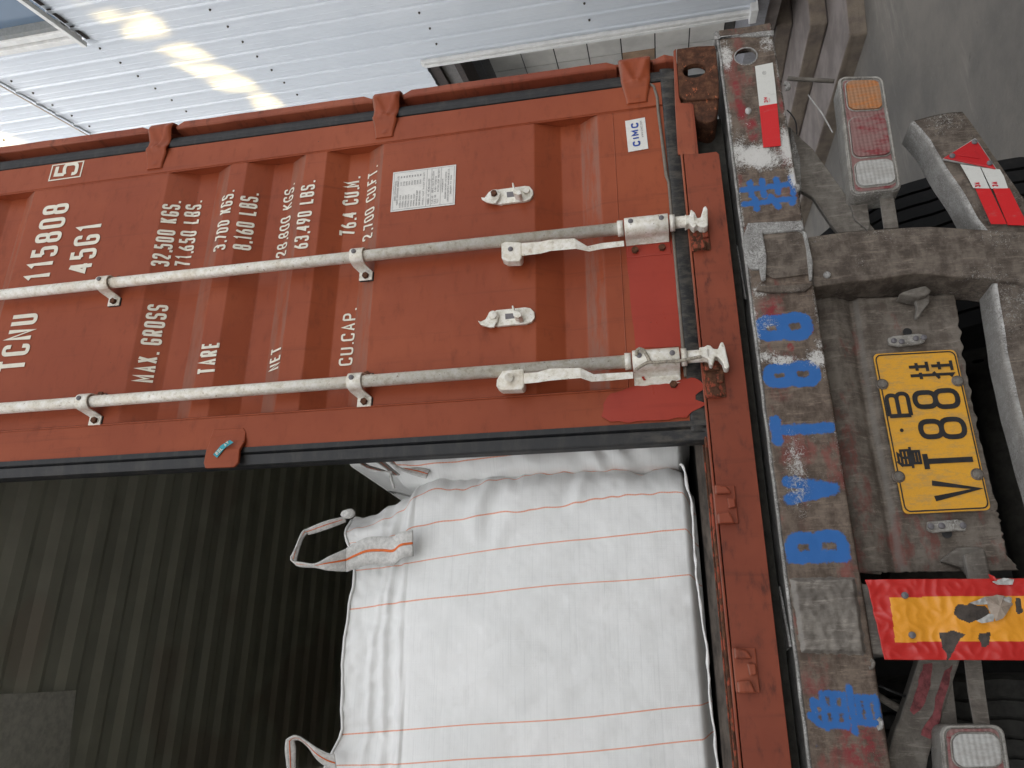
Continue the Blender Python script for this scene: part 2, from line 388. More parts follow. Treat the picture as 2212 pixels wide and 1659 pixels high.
# ------------------------------------------------------------------ stroke lettering
def g_line(*p): return (False, list(p))
def g_loop(*p): return (True, list(p))
GL = {
 '0': [('r', g_loop((0,0),(1,0),(1,1),(0,1)))],
 'O': [('r', g_loop((0,0),(1,0),(1,1),(0,1)))],
 '1': [('s', g_line((.15,.84),(.62,1),(.62,0)))],
 '2': [('r', g_line((0,.74),(0,1),(1,1),(1,.62),(0,.12),(0,0))), ('s', g_line((0,0),(1,0)))],
 '3': [('r', g_line((0,.78),(0,1),(1,1),(1,.53),(.3,.53))), ('r', g_line((.3,.53),(1,.53),(1,0),(0,0),(0,.22)))],
 '4': [('s', g_line((.8,0),(.8,.96))), ('s', g_line((.8,.98),(0,.3),(1.15,.3)))],
 '5': [('s', g_line((.92,1),(.1,1),(.04,.57))), ('r', g_line((.04,.55),(.5,.62),(1,.6),(1,0),(0,0),(0,.2)))],
 '6': [('r', g_loop((0,0),(1,0),(1,.56),(0,.56))), ('r', g_line((0,.30),(0,.56),(.70,1)))],
 '7': [('s', g_line((0,1),(1,1),(.38,0)))],
 '8': [('r', g_loop((0,0),(1,0),(1,.52),(0,.52))), ('r', g_loop((.06,.52),(.94,.52),(.94,1),(.06,1)))],
 '9': [('r', g_loop((0,.44),(1,.44),(1,1),(0,1))), ('r', g_line((.30,0),(1,.44),(1,.70)))],
 'A': [('s', g_line((0,0),(.5,1),(1,0))), ('s', g_line((.2,.32),(.8,.32)))],
 'B': [('r', g_line((0,0),(1,0),(1,.53),(0,.53))), ('r', g_line((0,.53),(.94,.53),(.94,1),(0,1))), ('s', g_line((0,0),(0,1)))],
 'C': [('r', g_line((1,.74),(1,1),(0,1),(0,0),(1,0),(1,.26)))],
 'E': [('s', g_line((.95,0),(0,0),(0,1),(.95,1))), ('s', g_line((0,.52),(.8,.52)))],
 'F': [('s', g_line((0,0),(0,1),(.95,1))), ('s', g_line((0,.52),(.8,.52)))],
 'G': [('r', g_line((1,.74),(1,1),(0,1),(0,0),(1,0),(1,.45),(.5,.45)))],
 'H': [('s', g_line((0,0),(0,1))), ('s', g_line((1,0),(1,1))), ('s', g_line((0,.5),(1,.5)))],
 'I': [('s', g_line((.5,0),(.5,1)))],
 'K': [('s', g_line((0,0),(0,1))), ('s', g_line((1,1),(.05,.42))), ('s', g_line((.3,.58),(1,0)))],
 'L': [('s', g_line((0,1),(0,0),(.95,0)))],
 'M': [('s', g_line((0,0),(0,1),(.5,.35),(1,1),(1,0)))],
 'N': [('s', g_line((0,0),(0,1),(1,0),(1,1)))],
 'P': [('r', g_line((0,1),(1,1),(1,.46),(0,.46))), ('s', g_line((0,0),(0,1)))],
 'R': [('r', g_line((0,1),(1,1),(1,.48),(0,.48))), ('s', g_line((0,0),(0,1))), ('s', g_line((.55,.48),(1,0)))],
 'S': [('r', g_line((1,.76),(1,1),(0,1),(0,.53),(1,.5),(1,0),(0,0),(0,.24)))],
 'T': [('s', g_line((-.16,1),(1.16,1))), ('s', g_line((.5,1),(.5,-.05)))],
 'U': [('r', g_line((0,1),(0,0),(1,0),(1,1)))],
 'V': [('s', g_line((0,1),(.5,0),(1,1)))],
 'W': [('s', g_line((0,1),(.25,0),(.5,.7),(.75,0),(1,1)))],
 'X': [('s', g_line((0,0),(1,1))), ('s', g_line((0,1),(1,0)))],
 'Y': [('s', g_line((0,1),(.5,.5),(1,1))), ('s', g_line((.5,.5),(.5,0)))],
 'Z': [('s', g_line((0,1),(1,1),(0,0),(1,0)))],
 'Q': [('r', g_loop((0,0),(1,0),(1,1),(0,1))), ('s', g_line((.6,.25),(1,-.05)))],
 'D': [('r', g_line((0,0),(1,0),(1,1),(0,1))), ('s', g_line((0,0),(0,1)))],
 '.': [('s', g_line((.2,-.06),(.2,.08)))], ',': [('s', g_line((.3,.08),(.12,-.12)))], '-': [('s', g_line((.1,.5),(.9,.5)))],
 ':': [('s', g_line((.2,.1),(.2,.14))), ('s', g_line((.2,.7),(.2,.74)))], '/': [('s', g_line((0,0),(1,1)))],
 '(': [('s', g_line((.6,1.05),(.3,.7),(.3,.3),(.6,-.05)))], ')': [('s', g_line((.3,1.05),(.6,.7),(.6,.3),(.3,-.05)))],
 'lu': [('s', g_line((.36,1),(.10,.78))), ('s', g_line((.3,.93),(.70,.93),(.58,.80))), ('s', g_loop((.15,.79),(.85,.79),(.85,.47),(.15,.47))),
        ('s', g_line((.5,.79),(.5,.47))), ('s', g_line((.15,.63),(.85,.63))), ('s', g_line((0,.37),(1,.37))),
        ('s', g_loop((.22,.27),(.78,.27),(.78,0),(.22,0))), ('s', g_line((.22,.135),(.78,.135)))],
 'gua': [('s', g_line((0,.76),(.38,.76))), ('s', g_line((.22,1),(.22,.03),(.08,.08))), ('s', g_line((0,.34),(.38,.46))),
         ('s', g_line((.50,.82),(.96,.82))), ('s', g_line((.44,.58),(1,.58))), ('s', g_line((.73,1),(.73,.58))),
         ('s', g_line((.50,.30),(.96,.30))), ('s', g_line((.42,.02),(1,.02))), ('s', g_line((.73,.48),(.73,.02)))],
}
WID = {'.': .35, ',': .4, ' ': .75, '1': .8, 'I': .55, ':': .4, 'M': 1.15, '(': .6, ')': .6, 'W': 1.2}
def fillet(pts, closed, rad):
    n = len(pts); out = []
    for i, p in enumerate(pts):
        if not closed and i in (0, n-1): out.append(p); continue
        a = pts[i-1]; b = pts[(i+1) % n]
        v1 = np.array(a)-p; v2 = np.array(b)-p; l1 = np.linalg.norm(v1); l2 = np.linalg.norm(v2)
        r = min(rad, l1*.48, l2*.48); v1 = v1/l1; v2 = v2/l2
        p1 = np.array(p)+v1*r; p2 = np.array(p)+v2*r
        for t in np.linspace(0, 1, 6): out.append(tuple((1-t)**2*p1 + 2*t*(1-t)*np.array(p) + t*t*p2))
    return out
def strokes(ch, w, h, rad):
    out = []
    for kind, (closed, pts) in GL[ch]:
        q = [np.array((x*w, y*h)) for x, y in pts]
        out.append((closed, fillet(q, closed, rad) if kind == 'r' else q))
    return out
def ribbon(bm, pts, closed, t, place):
    pts = [np.array(p, float) for p in pts]
    if closed: pts = pts+[pts[0]]
    clean = [pts[0]]
    for p in pts[1:]:
        if np.linalg.norm(p-clean[-1]) > 1e-6: clean.append(p)
    pts = clean; n = len(pts); L = []; Rr = []
    for i in range(n):
        if closed and i in (0, n-1): d1 = pts[1]-pts[0]; d0 = pts[-1]-pts[-2]
        else: d1 = pts[min(i+1, n-1)]-pts[min(i, n-2)]; d0 = pts[max(i, 1)]-pts[max(i-1, 0)]
        d0 = d0/np.linalg.norm(d0); d1 = d1/np.linalg.norm(d1); m = d0+d1; ml = np.linalg.norm(m)
        m = m/ml if ml > 1e-3 else d0
        nrm = np.array((-m[1], m[0])); c = max(.45, np.dot(m, d0))
        off = nrm*(t/2)/c; p = pts[i]
        L.append(p+off); Rr.append(p-off)
    vL = [bm.verts.new(place(*p)) for p in L]; vR = [bm.verts.new(place(*p)) for p in Rr]
    for i in range(n-1): bm.faces.new((vL[i], vL[i+1], vR[i+1], vR[i]))
def layout(text, span, h, tight=.74):
    """start x and glyph width for each character so the line fills span"""
    ws = [WID.get(c, 1.0) for c in text]; tot = sum(ws) - (1-tight)*ws[-1]; u = span/tot; x = 0; out = []
    for c, wd in zip(text, ws):
        out.append((c, x, u*wd*tight)); x += u*wd
    return out
def add_text(bm, text, x0, z0, span, h, t, place, rad=None, italic=0):
    for c, x, wd in layout(text, span, h):
        if c == ' ': continue
        tt = t
        for si, (closed, pts) in enumerate(strokes(c, max(wd-t, t*.4), h-t, rad if rad is not None else wd*.42)):
            ribbon(bm, pts, closed, tt, lambda px, pz: Vector(place(x0+x+t/2+px+italic*pz, z0+t/2+pz))+Vector((0,-.00012*si,0)))

# ================================================================== GROUND
g = mesh_obj('ground', [(-300,-300,-1.45),(300,-300,-1.45),(300,300,-1.45),(-300,300,-1.45)], [(0,1,2,3)], GROUND); tag(g, kind='structure')

# ================================================================== CONTAINER
cont = thing('shipping_container', 'brown-red corrugated shipping container with its right door shut and left half open', 'shipping container')
HX = 1.219; CH = 2.896; CL = 12.19
# interior / shell
def corr(name, length, pitch, depth, fn, mat_, parent, t=.002):
    prof = []; s = 0
    while s < length:
        for a, dd in ((0,0),(.30,0),(.5,1),(.80,1)): prof.append((min(s+a*pitch, length), dd*depth))
        s += pitch
    prof.append((length, 0)); V = []; Fc = []
    for i, (s_, d_) in enumerate(prof):
        V += [fn(s_, d_, 0), fn(s_, d_, 1)]
        if i: Fc.append((2*i-2, 2*i-1, 2*i+1, 2*i))
    o = mesh_obj(name, V, Fc, mat_, parent); solid(o, t, 0); return o
corr('roof_panel', CL-.2, .209, .02, lambda s, d, e: (-1.16+2.32*e, .1+s, 2.80+d), INNER, cont)
corr('side_wall', CL-.3, .278, .036, lambda s, d, e: (-1.165-d, .15+s, .16+2.64*e), INNER, cont)
corr('side_wall', CL-.3, .278, .036, lambda s, d, e: (1.165+d, .15+s, .16+2.64*e), INNER, cont)
corr('end_wall', 2.33, .25, .04, lambda s, d, e: (-1.165+s, CL-.1+d, .16+2.64*e), INNER, cont)
box('floor', -1.17, 1.17, .151, CL-.1, .14, .166, UNDER, cont)
L_ = [atz('R7',-1600,-300,2.79)]
pr = [atz('D',*p,2.792) for p in ((-20,1500),(60,1497),(110,1494),(163,1491),(150,1600),(146,1700),(-20,1700))]
prism('roof_patch', ragged(pr, .05, .006, 4) if False else pr, (0,0,-.004), simple('pale_roof_patch', c4(.82,.81,.74), .6), cont)
box('header', -1.17, 1.17, .001, .10, 2.70, 2.895, RED_RAIL, cont, .006)
# bottom side rails, other post and castings that the picture frame cuts off
box('side_rail', 1.17, 1.215, .18, CL-.18, .01, .16, RED_RAIL, cont, .006)
box('side_rail', -1.215, -1.17, .18, CL-.18, .01, .16, RED_RAIL, cont, .006)
box('corner_post', -1.219, -1.07, .001, .16, .12, 2.78, RED_RAIL, cont, .006)
box('corner_casting', -1.219, -1.057, -.003, .175, .003, .118, RUST, cont, .01)
box('corner_casting', -1.219, -1.057, -.003, .175, 2.78, 2.896, RUST, cont, .01)
box('corner_casting', 1.057, 1.219, -.003, .175, 2.78, 2.896, RUST, cont, .01)

# right corner post: inner channel plus outer lip cut round the hinges
def extr_z(bm, prof, z0, z1, lean=0.0, zl=.5):
    a = [bm.verts.new((x+lean*(z0-zl), y, z0)) for x, y in prof]; b = [bm.verts.new((x+lean*(z1-zl), y, z1)) for x, y in prof]
    n = len(prof); bm.faces.new(a[::-1]); bm.faces.new(b)
    for i in range(n): bm.faces.new((a[i], a[(i+1) % n], b[(i+1) % n], b[i]))
bm = bmesh.new()
extr_z(bm, [(1.225,.16),(1.225,.045),(1.200,.045),(1.196,.056),(1.190,.056),(1.187,.040),(1.181,.040),(1.178,.056),(1.166,.060),(1.120,.062),(1.120,.16)], .12, 2.78, .010)
bmesh.ops.recalc_face_normals(bm, faces=bm.faces)
bevel(bm_obj('corner_post', bm, RED_RAIL, cont), .002)
bm = bmesh.new(); extr_z(bm, [(1.2235,.014),(1.2235,.0445),(1.2135,.0445),(1.2135,.014)], .125, 2.78, .010); bmesh.ops.recalc_face_normals(bm, faces=bm.faces); bm_obj('post_web', bm, RED_RAIL, cont)
HZ = [(.205,.305),(1.022,1.118),(1.862,1.955),(2.62,2.71)]
edges = [.125] + [e for p in HZ for e in (p[0]-.006, p[1]+.006)] + [2.78]
for i in range(0, len(edges), 2):
    z0, z1 = edges[i], edges[i+1]
    bm = bmesh.new(); n = max(2, int((z1-z0)/.03))
    prof = [(1.228,.05),(1.230,.008),(1.225,0),(1.205,0.001),(1.200,.006),(1.197,.05)]
    rows = []
    for k in range(n+1):
        z = z0+(z1-z0)*k/n; j = noise.noise(Vector((0, 3, z*9)))*.0016
        ch = .012 if (k == 0 or k == n) else 0
        rows.append([bm.verts.new((x - ch*(x > 1.22) + j + .010*(z-.5), y + ch*.4*(y < .02), z)) for x, y in prof])
    for a, b in zip(rows[:-1], rows[1:]):
        for q in range(len(prof)-1): bm.faces.new((a[q], a[q+1], b[q+1], b[q]))
    bm.faces.new(rows[0][::-1]); bm.faces.new(rows[-1])
    bmesh.ops.recalc_face_normals(bm, faces=bm.faces)
    bevel(bm_obj('post_lip', bm, RED_RAIL, cont), .0015)

# bottom sill: front face with the notch beside the casting
sill = [(-1.06,.033),(.822,.033),(.832,.040),(.832,.090),(1.012,.090),(1.022,.10),(1.022,.125),(1.06,.130),(1.06,.132),(-1.06,.132)]
prism('bottom_sill', [(x, 0, z) for x, z in sill], (0, .05, 0), SILLP, cont, .003)
box('sill_plate', -1.06, 1.05, .0, .15, .1345, .141, RED_RAIL, cont, .002)
prism('threshold_plate', [(-1.06,.022,.1412),(1.05,.022,.1412),(1.05,.150,.168),(-1.06,.150,.168)], (0,.0,-.004), simple('worn_brown_threshold', c4(.13,.105,.085), .75, var=.35, scale=18), cont, .001)
box('sill_lip', -1.06, 1.05, .010, .020, .1415, .149, RUSTP, cont, .003)
box('sill_lip', -1.06, 1.05, .050, .056, .1478, .152, RUSTP, cont, .0015)
prism('post_foot', [at('Z6',1440,110,-.0005), at('Z6',1462,90,-.0005), at('Z6',1495,560,-.0005), at('Z6',1600,575,-.0005), at('Z6',1640,1010,-.0005), at('Z6',1480,1010,-.0005), at('Z6',1455,600,-.0005)], (0,.04,0), RED_RAIL, cont, .002)
# corner casting with its oval hole
def ring_plate(name, outline, hole, y0, th, mat_, parent, bv=None):
    bm = bmesh.new()
    n = len(hole)
    O = []
    cx = sum(p[0] for p in hole)/n; cz = sum(p[1] for p in hole)/n
    def hit(ang):                     # outline point in a direction from the hole centre
        d = (math.cos(ang), math.sin(ang)); best = None; m = len(outline)
        for i in range(m):
            (x1, z1), (x2, z2) = outline[i], outline[(i+1) % m]; ex, ez = x2-x1, z2-z1
            den = d[0]*ez-d[1]*ex
            if abs(den) < 1e-12: continue
            t = ((x1-cx)*ez-(z1-cz)*ex)/den; s = ((x1-cx)*d[1]-(z1-cz)*d[0])/den
            if t > 0 and -1e-6 <= s <= 1+1e-6 and (best is None or t < best): best = t
        return (cx+d[0]*best, cz+d[1]*best)
    angs = [math.atan2(p[1]-cz, p[0]-cx) for p in hole]
    for c in outline:
        a_ = math.atan2(c[1]-cz, c[0]-cx)
        k = min(range(n), key=lambda i: abs((angs[i]-a_+math.pi) % (2*math.pi)-math.pi)); angs[k] = a_
    O = [hit(a_) for a_ in angs]
    f0 = [bm.verts.new((p[0], y0, p[1])) for p in hole]; f1 = [bm.verts.new((p[0], y0, p[1])) for p in O]
    b0 = [bm.verts.new((p[0], y0+th, p[1])) for p in hole]; b1 = [bm.verts.new((p[0], y0+th, p[1])) for p in O]
    for i in range(n):
        j = (i+1) % n
        bm.faces.new((f0[i], f0[j], f1[j], f1[i])); bm.faces.new((b0[i], b1[i], b1[j], b0[j]))
        bm.faces.new((f0[i], b0[i], b0[j], f0[j])); bm.faces.new((f1[i], f1[j], b1[j], b1[i]))
    bmesh.ops.recalc_face_normals(bm, faces=bm.faces)
    o = bm_obj(name, bm, mat_, parent)
    if bv: bevel(o, bv)
    return o
def px2(L, Y=0.0): return [(p.x, p.z) for p in (at(*l, Y) for l in L)]
hc = at('Z6',1625,280,-.004)
hole = [(hc.x+.030*math.cos(t), hc.z+.0) for t in ()]
for k in range(28):
    t = 2*math.pi*k/28; hole.append((hc.x+.0265*math.cos(t)*(1 if abs(math.cos(t)) < .8 else 1), hc.z+.034*math.sin(t)))
outl = px2([('Z6',1470,92),('Z6',1650,68),('Z6',1770,52),('Z6',1800,62),('Z6',1815,110),('Z6',1832,300),('Z6',1842,440),('Z6',1840,520),('Z6',1500,545),('Z6',1495,500),('Z6',1480,300)], -.004)
cc = ring_plate('corner_casting', outl, hole, -.004, .022, RUST, cont, .003)
tag(cc, 'rust brown corner casting with an oval hole')
box('casting_side', 1.212, 1.2335, .0185, .175, .006, .034, RUST, cont, .004)
box('casting_side', 1.212, 1.2335, .0185, .175, .088, .107, RUST, cont, .004)
box('sill_dark_back', -1.06, 1.03, .10, .155, -.001+.004, .130, UNDER, cont)  # sill back box, added in a dark tone so notch and gap read black
box('casting_top', 1.05, 1.2145, .018, .175, .108, .119, RUST, cont, .004)
# the casting's rounded inner flank, seen inside the notch
bm = bmesh.new(); P_ = []
for k in range(9):
    t = k/8*math.pi/2
    P_.append((1.03-.035*math.sin(t)-.055*(k > 7), .0, .092-.06*(1-math.cos(t))))
fl = [at('Z6',1495,548,.0), at('Z6',1840,522,.0), at('Z6',1835,560,.0), at('Z6',1815,680,.0), at('Z6',1790,715,.0), at('Z6',1740,730,.0), at('Z6',1640,700,.0), at('Z6',1600,600,.0), at('Z6',1590,575,.0)]
prism('casting_flank', [Vector((p.x, .004, p.z)) for p in fl], (0,.10,0), RUST, cont, .006)

# ---------------------------------------------------------------- door (part) with its sub-parts
DX0, DX1 = .112, 1.034; FY = .006; PY = .011; DY = .036
BR = [(.178,0),(.378,0),(.436,1),(.498,1),(.576,0),(1.071,0),(1.135,1),(1.202,1),(1.270,0),(1.286,0),(1.343,0),(1.408,1),(1.475,1),(1.558,0),(1.617,0),(1.684,1),(1.751,1),(1.853,0),(2.386,0),(2.450,1),(2.517,1),(2.60,0),(2.80,0)]
def surf(z, base=PY):
    for (a, p), (b, q) in zip(BR[:-1], BR[1:]):
        if z <= b: return base + DY*(p+(q-p)*max(0, (z-a))/(b-a))
    return base
V = []; Fc = []
for i, (z, d) in enumerate(BR):
    V += [(DX0-.01, PY+DY*d, z), (DX1+.01, PY+DY*d, z)]
    if i: Fc.append((2*i-2, 2*i-1, 2*i+1, 2*i))
door = mesh_obj('door', V, Fc, RED, cont); bevel(door, .003, 3, 10); solid(door, .003)
tag(door, 'closed right hand door with pressed ribs and white lettering')
def fbar(name, prof, z0, z1, m=RED):
    bm = bmesh.new(); extr_z(bm, prof, z0, z1); bmesh.ops.recalc_face_normals(bm, faces=bm.faces); return bevel(bm_obj(name, bm, m, door), .003, 3)
prism('door_stile', [(DX1,FY,.178),(1.1215,FY,.178),(1.1425,FY,2.80),(DX1,FY,2.80)], (0,.064,0), RED, door, .003)
fbar('door_stile', [(.018,FY),(.116,FY),(.118,FY+.004),(.118,.07),(.018,.07)], .178, 2.80)
# weld bead along the stiles, one thin joint above the bottom plate
tube('weld_seam', [(DX1-.001, PY+.0005, z) for z in np.linspace(.2, 2.79, 30)], .0025, RED, door, 6)
tube('weld_seam', [(.1195, FY+.003+noise.noise(Vector((z*20,0,0)))*.001, z) for z in np.linspace(.2, 2.79, 80)], .003, RED, door, 6)
tube('weld_seam', [(x, PY-.0002, .331+noise.noise(Vector((x*30,0,0)))*.0006) for x in np.linspace(.12, 1.03, 40)], .0014, RED, door, 5)
# gaskets
def gprof(x0, x1, y): return [(x0, y+.012), (x0+.004, y+.003), (x0+(x1-x0)*.35, y), (x0+(x1-x0)*.7, y+.004), (x1, y+.010), (x1, y+.04), (x0, y+.04)]
bm = bmesh.new(); extr_z(bm, gprof(1.1235, 1.170, .002), .136, 2.84, .008); bmesh.ops.recalc_face_normals(bm, faces=bm.faces); bm_obj('gasket', bm, RUBBER, door)
bm = bmesh.new(); extr_z(bm, [(-.033,.022),(-.030,.012),(-.004,.004),(.000,.010),(.004,.002),(.0185,.001),(.0185,.05),(-.033,.05)], .136, 2.84); bmesh.ops.recalc_face_normals(bm, faces=bm.faces); bm_obj('gasket', bm, RUBBER, door)
def gb(u, v):
    x = -.012+1.18*u; z = .136+.044*v
    return (x, .003+.006*(1-v)**2+.0015*noise.noise(Vector((x*18, 0, z*30)))-.0012*math.sin(v*3.1), z)
go = grid_obj('gasket', gb, 160, 6, RUBBER, door); solid(go, .02)
# grey sealant run along the corner
sealant = simple('old_sealant', c4(.20,.17,.14), .8, scale=50)
pts = [at('Z6',*p,.004) for p in ((1235,400),(1270,420),(1300,520),(1310,650),(1330,800),(1350,950),(1380,1200))]
pts += [Vector((x, .004, .1815)) for x in np.linspace(.75, .14, 12)]
bm = bmesh.new(); add_tube(bm, pts, [.004+.0025*abs(noise.noise(p*25)) for p in pts], 8); bm_obj('sealant_bead', bm, sealant, door, True)

# fresh paint patches
def patch(name, L, Y, amp, seed, step=.012):
    pts = [at(*l, Y) for l in L]
    return prism(name, ragged(pts, step, amp, seed), (0, .0022, 0), FRESH, door)
patch('paint_patch', [('R5',1838,-60),('R2',1850,1500),('R2',2140,1490),('R5',2170,-20),('R5',2205,330),('R5',2212,440),('R6',172,530),('R6',175,542),('R6',100,548),('R6',90,585),('R5',2212,575),('R5',1900,585),('R5',1880,400)], PY-.0015, .003, 1)
patch('paint_patch', [('R5',1740,870),('R5',1700,930),('R5',1690,1010),('R5',1740,1040),('R5',1870,1046),('R5',1950,1038),('R5',2100,1030),('R6',120,1012),('R6',148,985),('R6',240,928),('R6',170,905),('R6',165,880),('R6',235,825),('R6',205,790),('R6',135,768),('R6',40,790),('R5',2190,800),('R5',1890,825)], FY-.0055, .004, 5, .008)

# lettering
def lettered(name, entries, h_override=None, m=LETTER):
    pass
TX = [("TCNU",'R4',158,725,'R4',240,368,.104),("115808",'R4',318,160,'R1',437,1262,.104),("45G1",'R4',552,118,'R1',670,1378,.100),
("32,500 KGS.",'R4',1040,80,'R1',1135,1250,.055),("71,650 LBS.",'R4',1185,80,'R1',1265,1250,.053),("3,700 KGS.",'R1',1395,1555,'R1',1470,1183,.049),
("8,160 LBS.",'R1',1555,1560,'R1',1615,1203,.053),("28,800 KGS.",'R1',1782,1588,'R1',1840,1142,.042),("63,490 LBS.",'R1',1918,1545,'R1',1965,1125,.051),
("76.4 CU.M.",'R2',160,1465,'R2',190,1100,.053),("2,700 CU.FT.",'R2',268,1480,'R2',300,1032,.042),("MAX. GROSS",'R4',960,805,'R4',1052,318,.060),
("TARE",'R4',1340,745,'R4',1368,545,.059),("NET",'R4',1745,715,'R4',1757,572,.047),("CU.CAP.",'R5',140,690,'R5',168,335,.044)]
for t, r1, x1, y1, r2, x2, y2, h in TX:
    A = at(r1, x1, y1, .02); A = at(r1, x1, y1, surf(A.z+.01)); B = at(r2, x2, y2, surf(A.z+.01))
    z0 = (A.z+B.z)/2; wi = 0; tt_ = h*(.140 if h > .09 else .145)
    lay = layout(t, B.x-A.x, h); words = []
    for c, x, wd in lay:
        if c == ' ': words.append([]); continue
        if not words: words.append([])
        words[-1].append((c, x, wd))
    for wl in words:
        bm = bmesh.new()
        for c, x, wd in wl:
            for si, (closed, pts) in enumerate(strokes(c, max(wd-tt_, tt_*.4), h-tt_, wd*.42)):
                ribbon(bm, pts, closed, tt_, lambda px_, pz: (A.x+x+tt_/2+px_, -.00015*si, z0+tt_/2+pz))
        for bz, _ in BR:
            for e_ in (-.003, 0, .003):
                if z0-.02 < bz < z0+h+.02:
                    bmesh.ops.bisect_plane(bm, geom=bm.verts[:]+bm.edges[:]+bm.faces[:], plane_co=(0,0,bz+e_), plane_no=(0,0,1))
        for v in bm.verts: v.co.y += surf(v.co.z) - .0022
        bmesh.ops.recalc_face_normals(bm, faces=bm.faces)
        o = bm_obj('lettering', bm, LETTER, door); o['label'] = 'white lettering reading ' + ''.join(c for c, _, _ in wl)
bm = bmesh.new()
bx = [at('R1',*p, FY) for p in ((322,1110),(505,1098),(512,1016),(340,1030))]
ribbon(bm, [(p.x, p.z) for p in (Vector((1.063,0,2.333)), Vector((1.063,0,2.206)), Vector((1.129,0,2.206)), Vector((1.129,0,2.333)))], True, .005, lambda x, z: (x, FY-.0015, z))
add_text(bm, '5', 1.073, 2.221, .058, .097, .014, lambda x, z: (x, FY-.0015, z)); bm_obj('lettering', bm, LETTER, door)['label'] = 'white check digit 5 in a square frame'

# specification label
LX0, LX1, LZ0, LZ1 = .762, .911, .825, 1.032
spec = box('specification_label', LX0, LX1, PY-.0022, PY-.0012, LZ0, LZ1, STICK, door)
bm = bmesh.new(); pl = lambda x, z: (x, PY-.0030, z)
def fr(bm, x0, x1, z0, z1, t): ribbon(bm, [(x0,z0),(x1,z0),(x1,z1),(x0,z1)], True, t, pl)
fr(bm, LX0+.005, LX1-.005, LZ0+.005, LZ1-.005, .0008)
for zz in (.918, .903, .872): ribbon(bm, [(LX0+.005, zz), (LX1-.005, zz)], False, .0008, pl)
add_text(bm, 'CHINA INTERNATIONAL', LX0+.040, 1.0180, .075, .0055, .0008, pl)
add_text(bm, 'MARINE CONTAINERS (GROUP) LTD.', LX0+.022, 1.0100, .110, .0055, .0008, pl)
rows = [('EXTERNAL LENGTH','12192'),('EXTERNAL WIDTH','2438'),('EXTERNAL HEIGHT','2896'),('INTERNAL LENGTH','12032'),('INTERNAL WIDTH','2352'),('INTERNAL HEIGHT','2698'),('DOOR OPENING HEIGHT','2585'),('DOOR OPENING WIDTH','2340')]
for i, (a_, b_) in enumerate(rows):
    z = 1.000-i*.0090
    add_text(bm, a_, LX0+.012, z, .0030*len(a_), .0048, .0007, pl); add_text(bm, b_, LX0+.092, z, .016, .0048, .0007, pl); add_text(bm, 'MM', LX0+.122, z, .007, .0048, .0012, pl)
add_text(bm, 'INTERNAL CU.CAP. 76.4 CU.M 2700 CU.FT', LX0+.012, .9255, .122, .0048, .0007, pl)
add_text(bm, 'MODEL NO.: HC40/04A(3)', LX0+.012, .9075, .095, .0062, .0009, pl)
for i, t in enumerate(('T.I.R. NO. : GB/C 13617 BV/2016','C.S.C. NO. : F/BV/13758/16','T.C.T.     : IM/TAILLEUM 400/2017')):
    add_text(bm, t, LX0+.012, .8950-i*.0088, .0039*len(t), .0056, .0008, pl)
add_text(bm, 'MANUFACTURED BY', LX0+.050, .8640, .050, .0046, .0007, pl)
add_text(bm, 'SHENZHEN SOUTHERN CIMC EASTERN', LX0+.025, .8540, .100, .0046, .0007, pl)
add_text(bm, 'LOGISTICS EQUIPMENT MANUFACTURE CO., LTD.', LX0+.014, .8455, .122, .0046, .0007, pl)
add_text(bm, 'SHENZHEN, P.R. CHINA', LX0+.040, .8370, .070, .0046, .0007, pl)
bmesh.ops.recalc_face_normals(bm, faces=bm.faces); bm_obj('label_print', bm, INK, door)
# maker sticker
q = [at('Z6',*p, PY-.002) for p in ((1048,992),(1222,962),(1192,690),(1020,722))]
stk = prism('maker_sticker', q, (0,.0008,0), STICK, door)
e1 = (q[2]-q[1]).normalized(); e2 = (q[0]-q[1]).normalized(); org = q[1]
W_ = (q[2]-q[1]).length; H_ = (q[0]-q[1]).length
bm = bmesh.new(); pls = lambda x, z: org + e1*x + e2*z + Vector((0,-.0008,0))
add_text(bm, 'CIMC', W_*.13, H_*.36, W_*.74, H_*.38, .0052, pls, rad=.010); bm_obj('sticker_lettering', bm, INKB, door)
bm = bmesh.new(); add_text(bm, 'WWW.CIMC.COM', W_*.38, H_*.17, W_*.52, H_*.10, .0009, pls); bm_obj('sticker_lettering', bm, INK, door)

def sstep(a, b, x):
    t = max(0, min(1, (x-a)/(b-a))); return t*t*(3-2*t)
